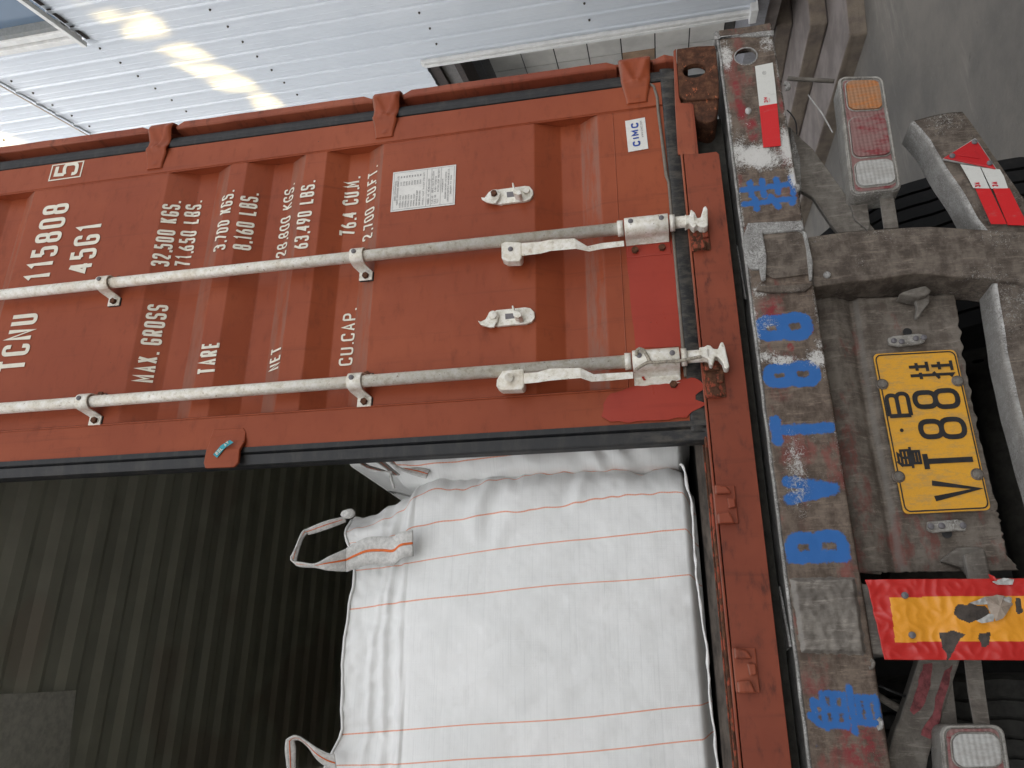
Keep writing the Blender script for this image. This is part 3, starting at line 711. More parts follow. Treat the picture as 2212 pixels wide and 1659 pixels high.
# hinges
def hinge(z0, z1):
    LE = .010*((z0+z1)/2-.5)
    zc = (z0+z1)/2; hh = (z1-z0)/2
    prof = [(0,.03),(0.0,.010),(.03,-.004),(.09,-.011),(.18,-.013),(.28,-.006),(.38,.001),(.50,-.003),(.58,-.012),(.63,-.012),(.68,-.003),(.90,-.001),(1.0,.001),(1.0,.010)]
    n = len(prof); bm = bmesh.new(); rows = []
    for k in range(17):
        v = -1+k/8
        row = []
        for i, (u, y) in enumerate(prof):
            x = 1.229+LE-(.178+LE)*u; wv = hh*(1-.10*sstep(.1, .45, u) - .27*sstep(.5, 1.0, u))
            vee = .007*max(0, 1-abs(abs(v)-(.80-1.4*(u-.12)))/.28) if .12 < u < .6 else 0
            edge = .004 if abs(v) == 1 else 0
            row.append(bm.verts.new((x, y-vee+edge, zc+v*wv)))
        rows.append(row)
    for a, b in zip(rows[:-1], rows[1:]):
        for q_ in range(n-1):
            f = bm.faces.new((a[q_], a[q_+1], b[q_+1], b[q_])); f.smooth = True
    bmesh.ops.recalc_face_normals(bm, faces=bm.faces)
    o = bm_obj('hinge', bm, RED, door); m = solid(o, .014, 1); 
    o.modifiers['solid'].offset = -1
    bevel(o, .0015, 2, 50)
    bm = bmesh.new(); add_text(bm, 'SL', 1.062, zc-.008, .016, .013, .0018, lambda x, z: (x, -.0062, z)); 
    bm_obj('hinge_mark', bm, RED_RAIL, door)
for z0, z1 in HZ: hinge(z0, z1)

# locking rods
def rodline(x0, z0, x1, z1, n=2): return [Vector((x0, -.03, z0)), Vector((x1, -.03, z1))]
RODX = [.588, .181]
BOLTM = disc_mesh('bolt', .0105, .009, 6); SCRM = disc_mesh('rivet', .0075, .003, 12, .002)
for me in (BOLTM, ): me.materials.append(BOLT)
SCRM.materials.append(INK)
def stud(me, x, y, z, parent, name):
    o = bpy.data.objects.new(name, me); col.objects.link(o); o.location = (x, y, z); o.rotation_euler = (0, random.random()*3, 0); o.parent = parent; return o
def rod(xr, brz):
    tube('locking_rod', [(xr, -.03, .335), (xr, -.03, 2.72)], .0175, GALV, door, 20)
    for zc in brz:
        bm = bmesh.new()      # guide bracket: saddle over the rod with an ear on both sides
        sec = []
        for k in range(13):
            t = math.pi*(k/12)
            sec.append((xr+.0235*math.cos(t), -.03-.0235*math.sin(t)))
        sec = [(xr+.036, PY-.004), (xr+.028, -.006)] + sec + [(xr-.0245, -.016), (xr-.034, PY-.004), (xr-.062, PY-.004)]
        hw = .021
        rows = []
        for z in (zc+hw, zc-hw):
            rows.append([bm.verts.new((x, y, z-(.012 if x < xr-.03 else 0)-(.010 if x > xr+.033 else 0))) for x, y in sec])
        for i in range(len(sec)-1):
            f = bm.faces.new((rows[0][i], rows[0][i+1], rows[1][i+1], rows[1][i])); f.smooth = 2 < i < 13
        bmesh.ops.recalc_face_normals(bm, faces=bm.faces)
        o = bm_obj('rod_bracket', bm, GALV, door); solid(o, .004, 0); bevel(o, .0015)
        bx_ = box('bracket_pad', xr-.064, xr-.034, PY-.0035, PY+.003, zc-.036, zc+.008, RUBBER, door, .002); box('bracket_pad', xr+.029, xr+.040, PY-.0035, PY+.003, zc-.033, zc+.010, RUBBER, door, .002)
        stud(BOLTM, xr-.048, PY-.006, zc-.013, door, 'bolt'); stud(BOLTM, xr+.034, PY-.005, zc-.016, door, 'bolt')
        stud(SCRM, xr+.004, -.0555, zc+.006, door, 'rivet')
rod(RODX[0], [1.968, 1.107]); rod(RODX[1], [1.943, 1.080])

def bearing(xr, rope=False, ear=.082):
    # long bottom bearing: collar, sleeve, plate with bolts, second collar
    tube('rod_collar', [(xr, -.03, .318), (xr, -.03, .334)], .0225, GALV, door, 20)
    bm = bmesh.new(); sec = []
    for k in range(15):
        t = math.pi*(k/14); sec.append((xr+.025*math.cos(t), -.03-.025*math.sin(t)))
    sec = [(xr+.026, PY-.003)] + sec + [(xr-.026, -.012), (xr-.034, PY-.006), (xr-ear, PY-.006)]
    rows = [[bm.verts.new((x, y, z)) for x, y in sec] for z in (.314, .194)]
    for i in range(len(sec)-1):
        f = bm.faces.new((rows[0][i], rows[0][i+1], rows[1][i+1], rows[1][i])); f.smooth = 1 < i < 15
    bmesh.ops.recalc_face_normals(bm, faces=bm.faces)
    o = bm_obj('bottom_bearing', bm, GALV, door); solid(o, .005, 0); bevel(o, .002)
    tube('rod_collar', [(xr, -.03, .190), (xr, -.03, .176)], .0235, GALV, door, 20)
    tube('rod_end', [(xr, -.03, .178), (xr, -.03, .13), (xr, -.03, .122)], [.0165, .0165, .021], GALV, door, 20)
    for z in (.296, .212): stud(SCRM, xr+.003, -.0565, z, door, 'rivet')
bearing(RODX[0], ear=.037); bearing(RODX[1])
o_ = box('bearing_foot', RODX[0]-.075, RODX[0]-.035, PY-.004, PY+.002, .190, .312, FRESH, door, .003)
for z in (.290, .215): stud(BOLTM, RODX[0]-.055, PY-.006, z, door, 'bolt').name = 'bolt'
stud(BOLTM, RODX[1]-.062, PY-.010, .214, door, 'bolt')
tag(prism('paint_smear', ragged([at('Z4',*p, PY-.012) for p in ((1365,745),(1385,732),(1400,735),(1385,755),(1382,780),(1395,797),(1375,800),(1360,775))], .006, .001, 3), (0,.001,0), FRESH, door))
# cam ends: px outline in region / plane just in front of the sill
def cam(region, pts, pts2, xr):
    bm = bmesh.new()
    add_prism(bm, [at(region, *p, -.047) for p in pts], (0, .030, 0))
    bmesh.ops.recalc_face_normals(bm, faces=bm.faces)
    bmesh.ops.triangulate(bm, faces=[f for f in bm.faces if len(f.verts) > 4])
    o = bm_obj('locking_cam', bm, GALV, door); bevel(o, .003, 2)
cam('R3', [(150,1300),(175,1315),(185,1270),(210,1290),(225,1325),(245,1320),(262,1260),(275,1248),(288,1268),(290,1372),(270,1382),(240,1378),(225,1365),(205,1385),(190,1375),(175,1355),(150,1372)], None, 0)
cam('R6', [(190,580),(225,575),(240,565),(262,568),(280,588),(308,590),(325,548),(340,545),(352,575),(380,700),(372,712),(350,712),(335,668),(310,640),(290,635),(275,690),(258,688),(248,655),(215,640),(195,650)], None, 0)
# rust brown keepers behind the cams and further along the sill
def keeper(r, x, y, s=.85, m=None):
    m = m or RED_RAIL
    c = at(r, x, y, -.002); bm = bmesh.new()
    add_box(bm, c.x-.055*s, c.x+.055*s, -.006, -.001, c.z-.026, c.z+.026)
    o = bm_obj('cam_keeper', bm, m, cont); bevel(o, .003)
    for sx in (-1, 1):
        pts = [(c.x+sx*.042*s-.012, -.006, c.z+.022), (c.x+sx*.042*s+.012, -.006, c.z+.022), (c.x+sx*.036*s+.010, -.006, c.z-.006), (c.x+sx*.042*s-.012, -.006, c.z-.016)]
        bevel(prism('keeper_lug', pts, (0,-.016,0), m, o), .004)
    bevel(prism('keeper_lug', [(c.x-.012, -.006, c.z-.006), (c.x+.014, -.006, c.z-.004), (c.x+.012, -.006, c.z-.022), (c.x-.01, -.006, c.z-.022)], (0,-.012,0), m, o), .003)
keeper('R3', 240, 1440, .85, RUSTP); keeper('R6', 285, 790, .85, RUSTP); keeper('R6', 355, 1560); keeper('R8', 480, 1050)

# handles
def handle(xr, L, Lh, bolt=False):
    prism('handle_hub', [at('R2' if not bolt else 'R5', *p, -.050) for p in L], (0, .032, 0), GALV, door, .004)
    bm = bmesh.new(); R_ = 'R2' if not bolt else 'R5'
    up_ = Lh[0]; dn = Lh[1]; n = len(up_)
    ys = [-.052, -.053, -.054, -.054, -.046, -.040, -.040][:n]
    rows = []
    for dyy in (0, .007):
        rows.append([bm.verts.new(at(R_, *up_[i], ys[i]+dyy)) for i in range(n)] + [bm.verts.new(at(R_, *dn[i], ys[i]+dyy)) for i in range(n-1, -1, -1)])
    for i in range(n-1):
        for rr_ in rows: bm.faces.new((rr_[i], rr_[i+1], rr_[2*n-2-i], rr_[2*n-1-i]))
    m_ = 2*n
    for i in range(m_): bm.faces.new((rows[0][i], rows[0][(i+1) % m_], rows[1][(i+1) % m_], rows[1][i]))
    bmesh.ops.recalc_face_normals(bm, faces=bm.faces)
    bevel(bm_obj('handle', bm, GALV, door), .0015)
handle(RODX[0], [(1065,1515),(1090,1500),(1190,1505),(1192,1600),(1180,1622),(1100,1625),(1066,1608)],
  ([(1190,1512),(1310,1503),(1370,1490),(1520,1483),(1600,1532),(1690,1512),(1828,1497)], [(1192,1592),(1310,1578),(1370,1562),(1530,1548),(1612,1565),(1700,1548),(1830,1532)]))
handle(RODX[1], [(1035,780),(1070,725),(1205,712),(1208,825),(1195,842),(1060,846),(1032,822)],
  ([(1205,742),(1290,735),(1370,712),(1555,708),(1640,748),(1720,742),(1885,733)], [(1208,808),(1290,800),(1370,788),(1560,772),(1625,795),(1720,790),(1887,775)]), True)
tube('hub_pin', [at('R5',1112,768,-.0505), at('R5',1112,768,-.064)], .0115, GALV, door, 14)
stud(SCRM, *at('R2',1122,1550,-.0505), door, 'rivet')
# handle retainers
def retainer(R_, pl_, ear, bolt1, bolt2, tongue, bm1):
    prism('latch_plate', [at(R_, *p, PY-.010) for p in pl_], (0, .010, 0), GALV, door, .002)
    prism('latch_ear', [at(R_, *p, PY-.020) for p in ear], (0, .007, 0), GALV, door, .002)
    prism('latch_tongue', [at(R_, *p, PY-.045) for p in tongue], (0, .034, 0), GALV, door, .002)
    stud(bm1, *at(R_, *bolt1, PY-.020), door, 'bolt')
    if bolt2: stud(BOLTG, *at(R_, *bolt2, PY-.010), door, 'bolt')
BOLTG = disc_mesh('bolt', .0105, .007, 6); BOLTG.materials.append(GALV)
WASH = disc_mesh('bolt', .0135, .006, 16, .003); WASH.materials.append(GALV)
WASHD = disc_mesh('bolt', .0095, .005, 12, .002); WASHD.materials.append(CRUST)
retainer('R2', [(1005,1195),(1040,1178),(1210,1155),(1240,1158),(1262,1185),(1262,1212),(1245,1238),(1220,1248),(1060,1268),(1015,1262)],
   [(938,1225),(960,1228),(985,1195),(1010,1178),(1040,1178),(1058,1200),(1050,1235),(1030,1262),(1010,1265),(970,1255),(942,1238)], (1020,1207), (1222,1193),
   [(1130,1135),(1140,1135),(1148,1170),(1180,1180),(1190,1205),(1170,1212),(1138,1200)], BOLTM)
retainer('R5', [(1000,365),(1035,348),(1215,330),(1245,335),(1270,360),(1273,395),(1255,420),(1225,432),(1040,448),(1010,440)],
   [(917,412),(935,420),(965,405),(985,370),(1010,355),(1040,358),(1048,385),(1038,420),(1020,455),(990,455),(935,440)], (1013,383), None,
   [(1128,320),(1138,317),(1148,350),(1185,362),(1192,385),(1170,398),(1140,385)], WASH)
prism('latch_slot', [at('R2', *p, PY-.0105) for p in ((1098,1195),(1150,1190),(1152,1222),(1100,1228))], (0,.001,0), INK, door)
prism('latch_slot', [at('R5', *p, PY-.0105) for p in ((1088,372),(1145,368),(1147,400),(1090,406))], (0,.001,0), INK, door)
# lock-side overlap lug with teal sticker
bm = bmesh.new(); L1 = [(1325,1090),(1500,1080),(1530,1100),(1530,1135)]; 
secs = [([(1325,1090),(1515,1080)], .004), ([(1308,1140),(1528,1110)], .003), ([(1302,1170),(1522,1160)], -.004), ([(1280,1225),(1490,1215)], -.016), ([(1265,1300),(1482,1295)], -.018), ([(1275,1333),(1455,1325)], -.017)]
rows = [[bm.verts.new(at('R4', *(Vector(a_).lerp(Vector(b_), k/6)), y)) for k in range(7)] for (a_, b_), y in secs]
for a_, b_ in zip(rows[:-1], rows[1:]):
    for k in range(6): bm.faces.new((a_[k], a_[k+1], b_[k+1], b_[k]))
bmesh.ops.recalc_face_normals(bm, faces=bm.faces)
lug = bm_obj('overlap_lug', bm, RED, door); solid(lug, .010, -1); bevel(lug, .003, 3)
q = [at('R4', *p, -.0205) for p in ((1350,1268),(1326,1248),(1375,1190),(1430,1157),(1452,1172),(1400,1205))]
prism('teal_sticker', q, (0,.001,0), TEAL, door)
e1 = (at('R4',1440,1165,-.022)-at('R4',1345,1262,-.022)); W_ = e1.length; e1.normalize(); e2 = Vector((-e1.z,0,e1.x)); org = at('R4',1355,1258,-.0222)
bm = bmesh.new(); add_text(bm, 'BSL AV', 0, .004, W_*.80, .0105, .0018, lambda x, z: org+e1*x+e2*z); bm_obj('sticker_lettering', bm, LETTER, door)

# rope from the sleeve of the inner rod to the cam: a thing of its own
path = [(1318,712),(1350,690),(1400,660),(1425,655),(1470,658),(1560,650),(1650,648),(1740,630),(1830,612)]
loop = [(1425,650),(1405,610),(1375,560),(1345,548),(1325,560),(1318,600)]
def twisted(bm, pts, r, turns, strands=3):
    P = [Vector(p) for p in pts]; Ls = [0]
    for a_, b_ in zip(P[:-1], P[1:]): Ls.append(Ls[-1]+(b_-a_).length)
    tot = Ls[-1]; n = max(24, int(turns*9))
    def ev(s):
        for i in range(len(P)-1):
            if s <= Ls[i+1]+1e-9:
                f = (s-Ls[i])/(Ls[i+1]-Ls[i]); return P[i].lerp(P[i+1], f), (P[i+1]-P[i]).normalized()
        return P[-1], (P[-1]-P[-2]).normalized()
    for st in range(strands):
        pp = []
        for k in range(n+1):
            p, t = ev(tot*k/n); u = t.cross(Vector((0,1,0))).normalized(); v = t.cross(u)
            a_ = 2*math.pi*(turns*k/n + st/strands); pp.append(p+(u*math.cos(a_)+v*math.sin(a_))*r*.55)
        add_tube(bm, pp, r*.55, 6)
bm = bmesh.new()
twisted(bm, [at('Z4', *p, -.0615) for p in path], .0042, 22); twisted(bm, [at('Z4', *p, -.0605) for p in loop], .0042, 8)
rp = bm_obj('rope', bm, ROPE); tag(rp, 'short twisted rope looped round the inner locking rod end', 'rope')

# ================================================================== BAGS
def sstep(a, b, x):
    t = max(0, min(1, (x-a)/(b-a))); return t*t*(3-2*t)
def hnoise(x, y, z, s): return noise.noise(Vector((x*s, y*s, z*s)))
def make_bag(name, label, x0, x1, y0, y1, zb, zs, zt, seed, stripes, straps, raise_=None, lean=0.0):
    root = thing(name, label, 'bulk bag', 'woven bulk bags in the container', ((x0+x1)/2, (y0+y1)/2, zb))
    hx = (x1-x0)/2; hy = (y1-y0)/2
    NU, NV = 520, 230
    verts = []; stripe = []
    dense = []; rc = .10                       # rounded rectangle, as fractions of the half sizes
    ax, ay = hx-rc, hy-rc
    for (sx_, sy_, a0) in ((1,1,0),(-1,1,90),(-1,-1,180),(1,-1,270)):
        for k in range(41):
            t = math.radians(a0+90*k/40); dense.append(((sx_*ax+rc*math.cos(t))/hx, (sy_*ay+rc*math.sin(t))/hy))
    dense.append(dense[0]); L = [0]
    for a_, b_ in zip(dense[:-1], dense[1:]): L.append(L[-1]+math.hypot((b_[0]-a_[0])*hx, (b_[1]-a_[1])*hy))
    samp = []; j = 0
    for i in range(NU):
        s = L[-1]*i/NU
        while L[j+1] < s: j += 1
        q_ = (s-L[j])/max(1e-9, L[j+1]-L[j]); samp.append((dense[j][0]+(dense[j+1][0]-dense[j][0])*q_, dense[j][1]+(dense[j+1][1]-dense[j][1])*q_))
    for v in range(NV+1):
        f = v/NV
        z = zb+(zt-zb)*f
        low = 1-.10*(1-sstep(0, .035, f))
        for (ox, oy) in samp:
            front = sstep(.55, .95, -oy); right = sstep(.6, .95, ox); left = sstep(.6, .95, -ox)
            ztop = 1.0
            X = ox*hx; Yy = oy*hy
            bul = math.sin(math.pi*min(1, (z-zb)/(zs-zb)))**.6 if zb < z < zs else 0
            Yy -= front*.040*bul*(1-.55*(X/hx)**2) ; X += (right-left)*.030*bul
            X *= low; Yy *= low
            # shoulder: above zs the cloth steps back with a folded ledge, flanks slope in
            a = sstep(zs-.005, zs+.030, z); top = sstep(zs, zt, z)
            Yy += front*(.016*a + .018*top)
            X -= right*(.028*a+.045*top) ; X += left*(.03*a+.05*top)
            Yy -= (1-front)*(oy > 0)*(.05*a)
            if a > 0:   # upright pleats in the skirt
                pl = hnoise(X*1.0, 0, z*.18+seed, 17)*.011 + hnoise(X, 0, z*.8+seed, 48)*.005
                Yy += front*a*pl*(1.1-.3*top)
                Yy -= front*(.012*math.exp(-((z-(zs+.012+.006*math.sin(X*9)))/.012)**2) + .008*math.exp(-((z-(zs+.050+.010*math.sin(X*6+1)))/.010)**2) + .006*math.exp(-((z-(zs+.085+.012*math.sin(X*8+2)))/.009)**2))
            # broad folds and fine wrinkles
            sd = right*(.020*hnoise(X, Yy, z*2.2+seed*2, 5)+.008*hnoise(Yy*2, X, z*3+seed, 11))
            wr = front*(.010*hnoise(X, seed, z*.7, 4.2) + .0035*hnoise(X*1.8, seed, z, 15) + .0012*hnoise(X*3, seed, z, 50))
            # diagonal tension creases at the top corners and sides
            cr = .006*math.sin(70*(z*.8+abs(X)*.55)+6*hnoise(X, 0, z, 5)+seed)*sstep(.45, 1, abs(X)/hx)*sstep(.25, .6, abs(hnoise(X+seed, 2, z, 2.2))*2)
            Yy += wr + front*cr; X += sd
            zz = z
            if raise_: zz = z + raise_(X + (x0+x1)/2, f)*sstep(zs, zt, z)
            verts.append(((x0+x1)/2 + X + lean*(z-zb), (y0+y1)/2 + Yy, zz))
            stripe.append(((x0+x1)/2 + ox*hx + .010*hnoise(0, ox*2, z, 2.5) + .075*(z-.87)) if oy < 0 else 5.0)
    faces = []
    for v in range(NV):
        for i in range(NU):
            a_ = v*NU+i; b_ = v*NU+(i+1) % NU; faces.append((a_, b_, b_+NU, a_+NU))
    # closed top sagging inwards and closed bottom
    base = NV*NU; n0 = len(verts); cx = (x0+x1)/2+lean*(zt-zb); cy = (y0+y1)/2
    for k, (sc, dz) in enumerate(((.93,-.03),(.8,-.07),(.5,-.09),(.15,-.09))):
        for i in range(NU):
            p = verts[base+i]; verts.append((cx+(p[0]-cx)*sc, cy+(p[1]-cy)*sc, zt+dz+.012*hnoise(p[0]*sc, p[1], 0, 9))); stripe.append(5.0)
        s0 = base if k == 0 else n0+(k-1)*NU
        for i in range(NU): faces.append((s0+i, s0+(i+1) % NU, n0+k*NU+(i+1) % NU, n0+k*NU+i))
    faces.append(tuple(n0+3*NU+i for i in range(NU))); faces.append(tuple(range(NU-1, -1, -1)))
    me = bpy.data.meshes.new('sack'); me.from_pydata(verts, [], faces); me.update()
    at_ = me.attributes.new('across', 'FLOAT', 'POINT'); at_.data.foreach_set('value', stripe)
    BAG = bagmat(stripes); o = link('sack', me, BAG, None, True); par(o, root)
    # rolled hem along the front top edge
    pts = [Vector(verts[base+i]) for i in range(NU) if samp[i][1] < -.6 and abs(samp[i][0]) < .98]
    pts.sort(key=lambda p: p.x)
    bm = bmesh.new(); add_tube(bm, [p+Vector((0,-.002,.001)) for p in pts[::3]], [.0032+.0022*abs(noise.noise(p*35)) for p in pts[::3]], 7); par(bm_obj('hem', bm, BAG), root)
    # rolled seam up the front right corner and across the bottom
    pts = [Vector(verts[v*NU+i]) for v in range(0, NV, 3) for i in range(NU) if i == min(range(NU), key=lambda q_: abs(samp[q_][0]-.985)+(samp[q_][1] > 0)*9)]
    return root, verts, samp, NU, NV
def par(o, root):
    o.parent = root; o.matrix_parent_inverse = Matrix.Translation(-Vector(root.location)); return o
def strip_band(name, centre, width, mat_, wdir=None, t=.0025):
    """a flat webbing strap along centre; width vectors given per point"""
    n = len(centre); bm = bmesh.new(); rows = []
    for i in range(n):
        wv = Vector(width[i]); c = Vector(centre[i])
        rows.append([bm.verts.new(c+wv*s) for s in (-.5, -.25, 0, .25, .5)])
    for a_, b_ in zip(rows[:-1], rows[1:]):
        for k in range(4):
            f = bm.faces.new((a_[k], a_[k+1], b_[k+1], b_[k])); f.smooth = True
    bmesh.ops.recalc_face_normals(bm, faces=bm.faces)
    o = bm_obj(name, bm, mat_); solid(o, t, 0); return o
def smooth_path(P, k=6):
    out = []; n = len(P)
    for i in range(n-1):
        p0 = Vector(P[max(i-1, 0)]); p1 = Vector(P[i]); p2 = Vector(P[i+1]); p3 = Vector(P[min(i+2, n-1)])
        for j in range(k):
            t = j/k; out.append(.5*((2*p1)+(-p0+p2)*t+(2*p0-5*p1+4*p2-p3)*t*t+(-p0+3*p1-3*p2+p3)*t**3))
    out.append(Vector(P[-1])); return out
def strap(root, R_, A, B, ys, name='strap'):
    """A and B are the two edges of the band in picture pixels, ys the depth at each"""
    a_ = smooth_path([at(R_, *p, y) for p, y in zip(A, ys)]); b_ = smooth_path([at(R_, *p, y+.010) for p, y in zip(B, ys)])
    c_ = [(p+q)/2 for p, q in zip(a_, b_)]; w_ = [(q-p)*1.25 for p, q in zip(a_, b_)]
    o = par(strip_band(name, c_, w_, STRAP, t=.004), root)
    th = par(strip_band('stitch_line', [c + Vector((0,-.0030,0)) for c in c_], [w*.09 for w in w_], ORANGE, t=.0008), root)
    return o
def raise1(x, f):
    # corners pulled up by the straps
    return .06*sstep(-.70, -.84, x) + .055*sstep(-.34, -.17, x) + .012*math.sin(x*9)
b1 = make_bag('bulk_bag', 'front white woven bulk bag with orange stripes filling the open doorway', -1.115, -.068, .135, 1.12, .178, .955, 1.125, 3.1,
   [-.115,-.196,-.287,-.395,-.707,-.782,-.93,-1.02], None, raise1)
r1 = b1[0]
# sewn patch of the right strap and its loop
strap(r1, 'R7', [(498,85),(440,98),(380,115),(290,152),(262,170),(232,240),(205,300)], [(500,108),(450,128),(390,150),(300,178),(290,172),(258,215),(225,330)], [.115,.10,.09,.085,.08,.08,.08])
strap(r1, 'R7', [(202,300),(208,325),(260,335),(330,342),(400,310),(450,290),(502,270)], [(222,335),(235,348),(280,355),(335,358),(390,366),(445,370),(502,370)], [.08,.08,.078,.078,.08,.09,.104])
strap(r1, 'R7', [(502,268),(560,235),(620,210),(700,205),(760,205),(800,180),(865,172)], [(504,372),(560,350),(620,332),(700,330),(756,335),(800,298),(868,285)], [.104,.104,.102,.100,.094,.078,.078])
strap(r1, 'R7', [(440,1388),(400,1378),(340,1348),(290,1312),(250,1285),(220,1278),(195,1288),(178,1300)], [(450,1460),(400,1440),(345,1400),(300,1340),(262,1305),(235,1295),(215,1303),(212,1320)], [.115,.11,.10,.10,.095,.09,.09,.09])
strap(r1, 'R7', [(178,1298),(174,1350),(180,1420),(190,1500),(200,1600)], [(214,1302),(222,1350),(222,1420),(224,1500),(236,1600)], [.09,.085,.085,.09,.10])
knot = bmesh.new(); bmesh.ops.create_icosphere(knot, subdivisions=3, radius=.014)
kc = at('R7',512,66,.118)
for v in knot.verts: v.co = Vector((v.co.x*1.0, v.co.y*.8, v.co.z*1.5))*(1+.25*noise.noise(v.co*90)) + kc
par(bm_obj('strap_knot', knot, STRAP, None, True), r1)
sp = smooth_path([at('D',*p,.098) for p in ((1468,1003),(1476,1010),(1488,1060),(1497,1110),(1502,1200),(1506,1260),(1516,1330),(1529,1430),(1534,1520),(1545,1600),(1552,1680))], 8)
bm = bmesh.new(); add_tube(bm, [p+Vector((0,0,.004*noise.noise(p*22))) for p in sp], [.0022+.0035*abs(noise.noise(p*28)) for p in sp], 6); par(bm_obj('bottom_seam', bm, BAGW), r1)
b2 = make_bag('bulk_bag', 'white woven bulk bag behind the closed door, right of the front bag', -.045, 1.05, .150, 1.13, .178, 1.02, 1.20, 8.4,
   [.012,.075,.16,.27,.58,.66], None, lambda x, f: .02*math.sin(x*7), -.012)
r2 = b2[0]
strap(r2, 'R5', [(140,1245),(165,1285),(220,1330),(300,1352),(385,1350)], [(165,1240),(190,1285),(240,1318),(310,1340),(385,1365)], [.13,.12,.12,.12,.14])
strap(r2, 'R5', [(150,1238),(200,1262),(280,1290),(340,1330),(400,1380)], [(200,1238),(240,1255),(310,1280),(370,1325),(430,1375)], [.14,.14,.15,.155,.16])
strap(r2, 'R5', [(310,1240),(380,1300),(450,1345),(540,1375),(600,1390)], [(345,1240),(410,1290),(470,1318),(560,1330),(618,1350)], [.16,.16,.155,.15,.14])
par(tube('hem_string', [at('R5',*p,.15) for p in ((375,1370),(385,1410),(398,1460))], .004, STRAP), r2)

# ================================================================== TRAILER
tr = thing('semi_trailer', 'dirty grey semi trailer under the container with blue sprayed number on its rear beam', 'trailer', loc=(0, 3, -1.45))
tr.location = (0,0,0)
# rear beam: fine sheet so that paint, old red paint and crust can sit on it as attributes
T0 = lambda x: -.0055 + .0 * x
BZ1, BZ0 = -.006, -.166
holec = at('R3',520,343,0); hr = .0325
nu, nv = 900, 66
bx0, bx1 = -1.25, 1.282
X = np.linspace(bx0, bx1, nu+1); Z = np.linspace(BZ0, BZ1, nv+1)
XX, ZZ = np.meshgrid(X, Z)
dd = np.hypot(XX-holec.x, ZZ-holec.z)
near = np.abs(dd-hr) < .0028
XX = np.where(near, holec.x+(XX-holec.x)*hr/np.maximum(dd, 1e-6), XX); ZZ = np.where(near, holec.z+(ZZ-holec.z)*hr/np.maximum(dd, 1e-6), ZZ)
def seg_dist(px_, pz_, a_, b_):
    ax, az = a_; bx_, bz_ = b_; vx, vz = bx_-ax, bz_-az; L2 = vx*vx+vz*vz+1e-12
    t = np.clip(((px_-ax)*vx+(pz_-az)*vz)/L2, 0, 1); return np.hypot(px_-(ax+t*vx), pz_-(az+t*vz))
paintm = np.zeros_like(XX)
def spray(glyph, x0, x1, z0, z1, t, soft=.007, strength=1.0, rad=.02, wob=0.0):
    for closed, pts in strokes(glyph, x1-x0-t, z1-z0-t, rad):
        pts = list(pts)+([pts[0]] if closed else [])
        for a_, b_ in zip(pts[:-1], pts[1:]):
            d = seg_dist(XX, ZZ, (a_[0]+x0+t/2, a_[1]+z0+t/2), (b_[0]+x0+t/2, b_[1]+z0+t/2))
            np.maximum(paintm, np.clip((t/2+soft-d)/(2*soft), 0, 1)*strength, out=paintm)
def spx(r, x, y): p = at(r, x, y, -.001); return p.x, p.z
def spray_at(glyph, lt, rb, t, **k):       # lt = picture pixel of the glyph's upper left, rb = of its lower right (as one reads it)
    x0, z1 = spx(*lt); x1, z0 = spx(*rb); spray(glyph, x0, x1, z0, z1, t, **k)
spray_at('lu', ('R8',880,1455), ('R8',1295,1140), .0125, soft=.006)
spray_at('B', ('R8',740,385), ('R8',1105,175), .027, rad=.05)
spray_at('V', ('R6',725,1560), ('R6',1050,1370), .027)
spray_at('T', ('R6',648,1180), ('R6',1010,1000), .026)
spray_at('8', ('R6',600,843), ('R6',935,655), .027, rad=.03, soft=.005)
spray_at('8', ('R6',548,555), ('R6',885,355), .029, rad=.03, soft=.006)
spray_at('gua', ('R3',495,1295), ('R3',815,1055), .0155, soft=.006)
red = np.zeros_like(XX); crust = np.zeros_like(XX)
def blob(arr, r, x, y, rx, rz, s=1.0):
    c = at(r, x, y, 0); d = np.hypot((XX-c.x)/rx, (ZZ-c.z)/rz); np.maximum(arr, s*np.clip(1.4-d, 0, 1), out=arr)
for a_ in (('R3',460,520,.02,.012),('R3',475,600,.06,.012),('R3',500,700,.05,.018),('R3',560,790,.05,.02),('R3',735,640,.04,.008),
           ('R6',640,340,.05,.04,.8),('R6',760,580,.015,.01),('R6',885,460,.02,.008),('R6',700,850,.05,.05,.5),('R6',800,1250,.08,.05,.45),('R8',1200,1550,.08,.06,.8),('R8',900,1130,.05,.05,.6),('R8',850,150,.04,.03,.4)):
    blob(red, *a_)
for a_ in (('R3',600,960,.05,.07,1.5),('R3',480,950,.08,.03,1.2),('R3',400,350,.07,.02,1.2),('R3',650,260,.05,.03,1.0),('R3',780,900,.08,.03,1.5),('R3',820,1080,.06,.02,1.3),
           ('R6',560,640,.02,.05,1.3),('R6',700,660,.015,.05,1.2),('R6',940,640,.03,.04,1.3),('R6',570,230,.03,.03,1.3),('R6',800,1400,.10,.03,.9),('R6',950,560,.02,.02,1.2),('R6',620,420,.03,.03,.7),('R8',760,560,.02,.01,1.0)):
    blob(crust, *a_)
edge = np.clip(1-np.minimum(ZZ-BZ0, BZ1-ZZ)/.014, 0, 1)*(.7+.5*(XX > .2)); crust = np.maximum(crust, edge*.9)
crust = np.where(XX < -.25, crust*.35, crust)
def bump_y(x, z): 
    return .0025*noise.noise(Vector((x*5, z*9, 0))) + .0012*noise.noise(Vector((x*30, z*30, 1)))
YY = np.array([[bump_y(XX[j, i], ZZ[j, i]) for i in range(nu+1)] for j in range(nv+1)])
YY += np.clip(1-np.minimum(ZZ-BZ0, BZ1-ZZ)/.006, 0, 1)**2*.005
verts = np.stack([XX.ravel(), YY.ravel(), ZZ.ravel()], 1)
faces = []
inside = dd < hr-.0014
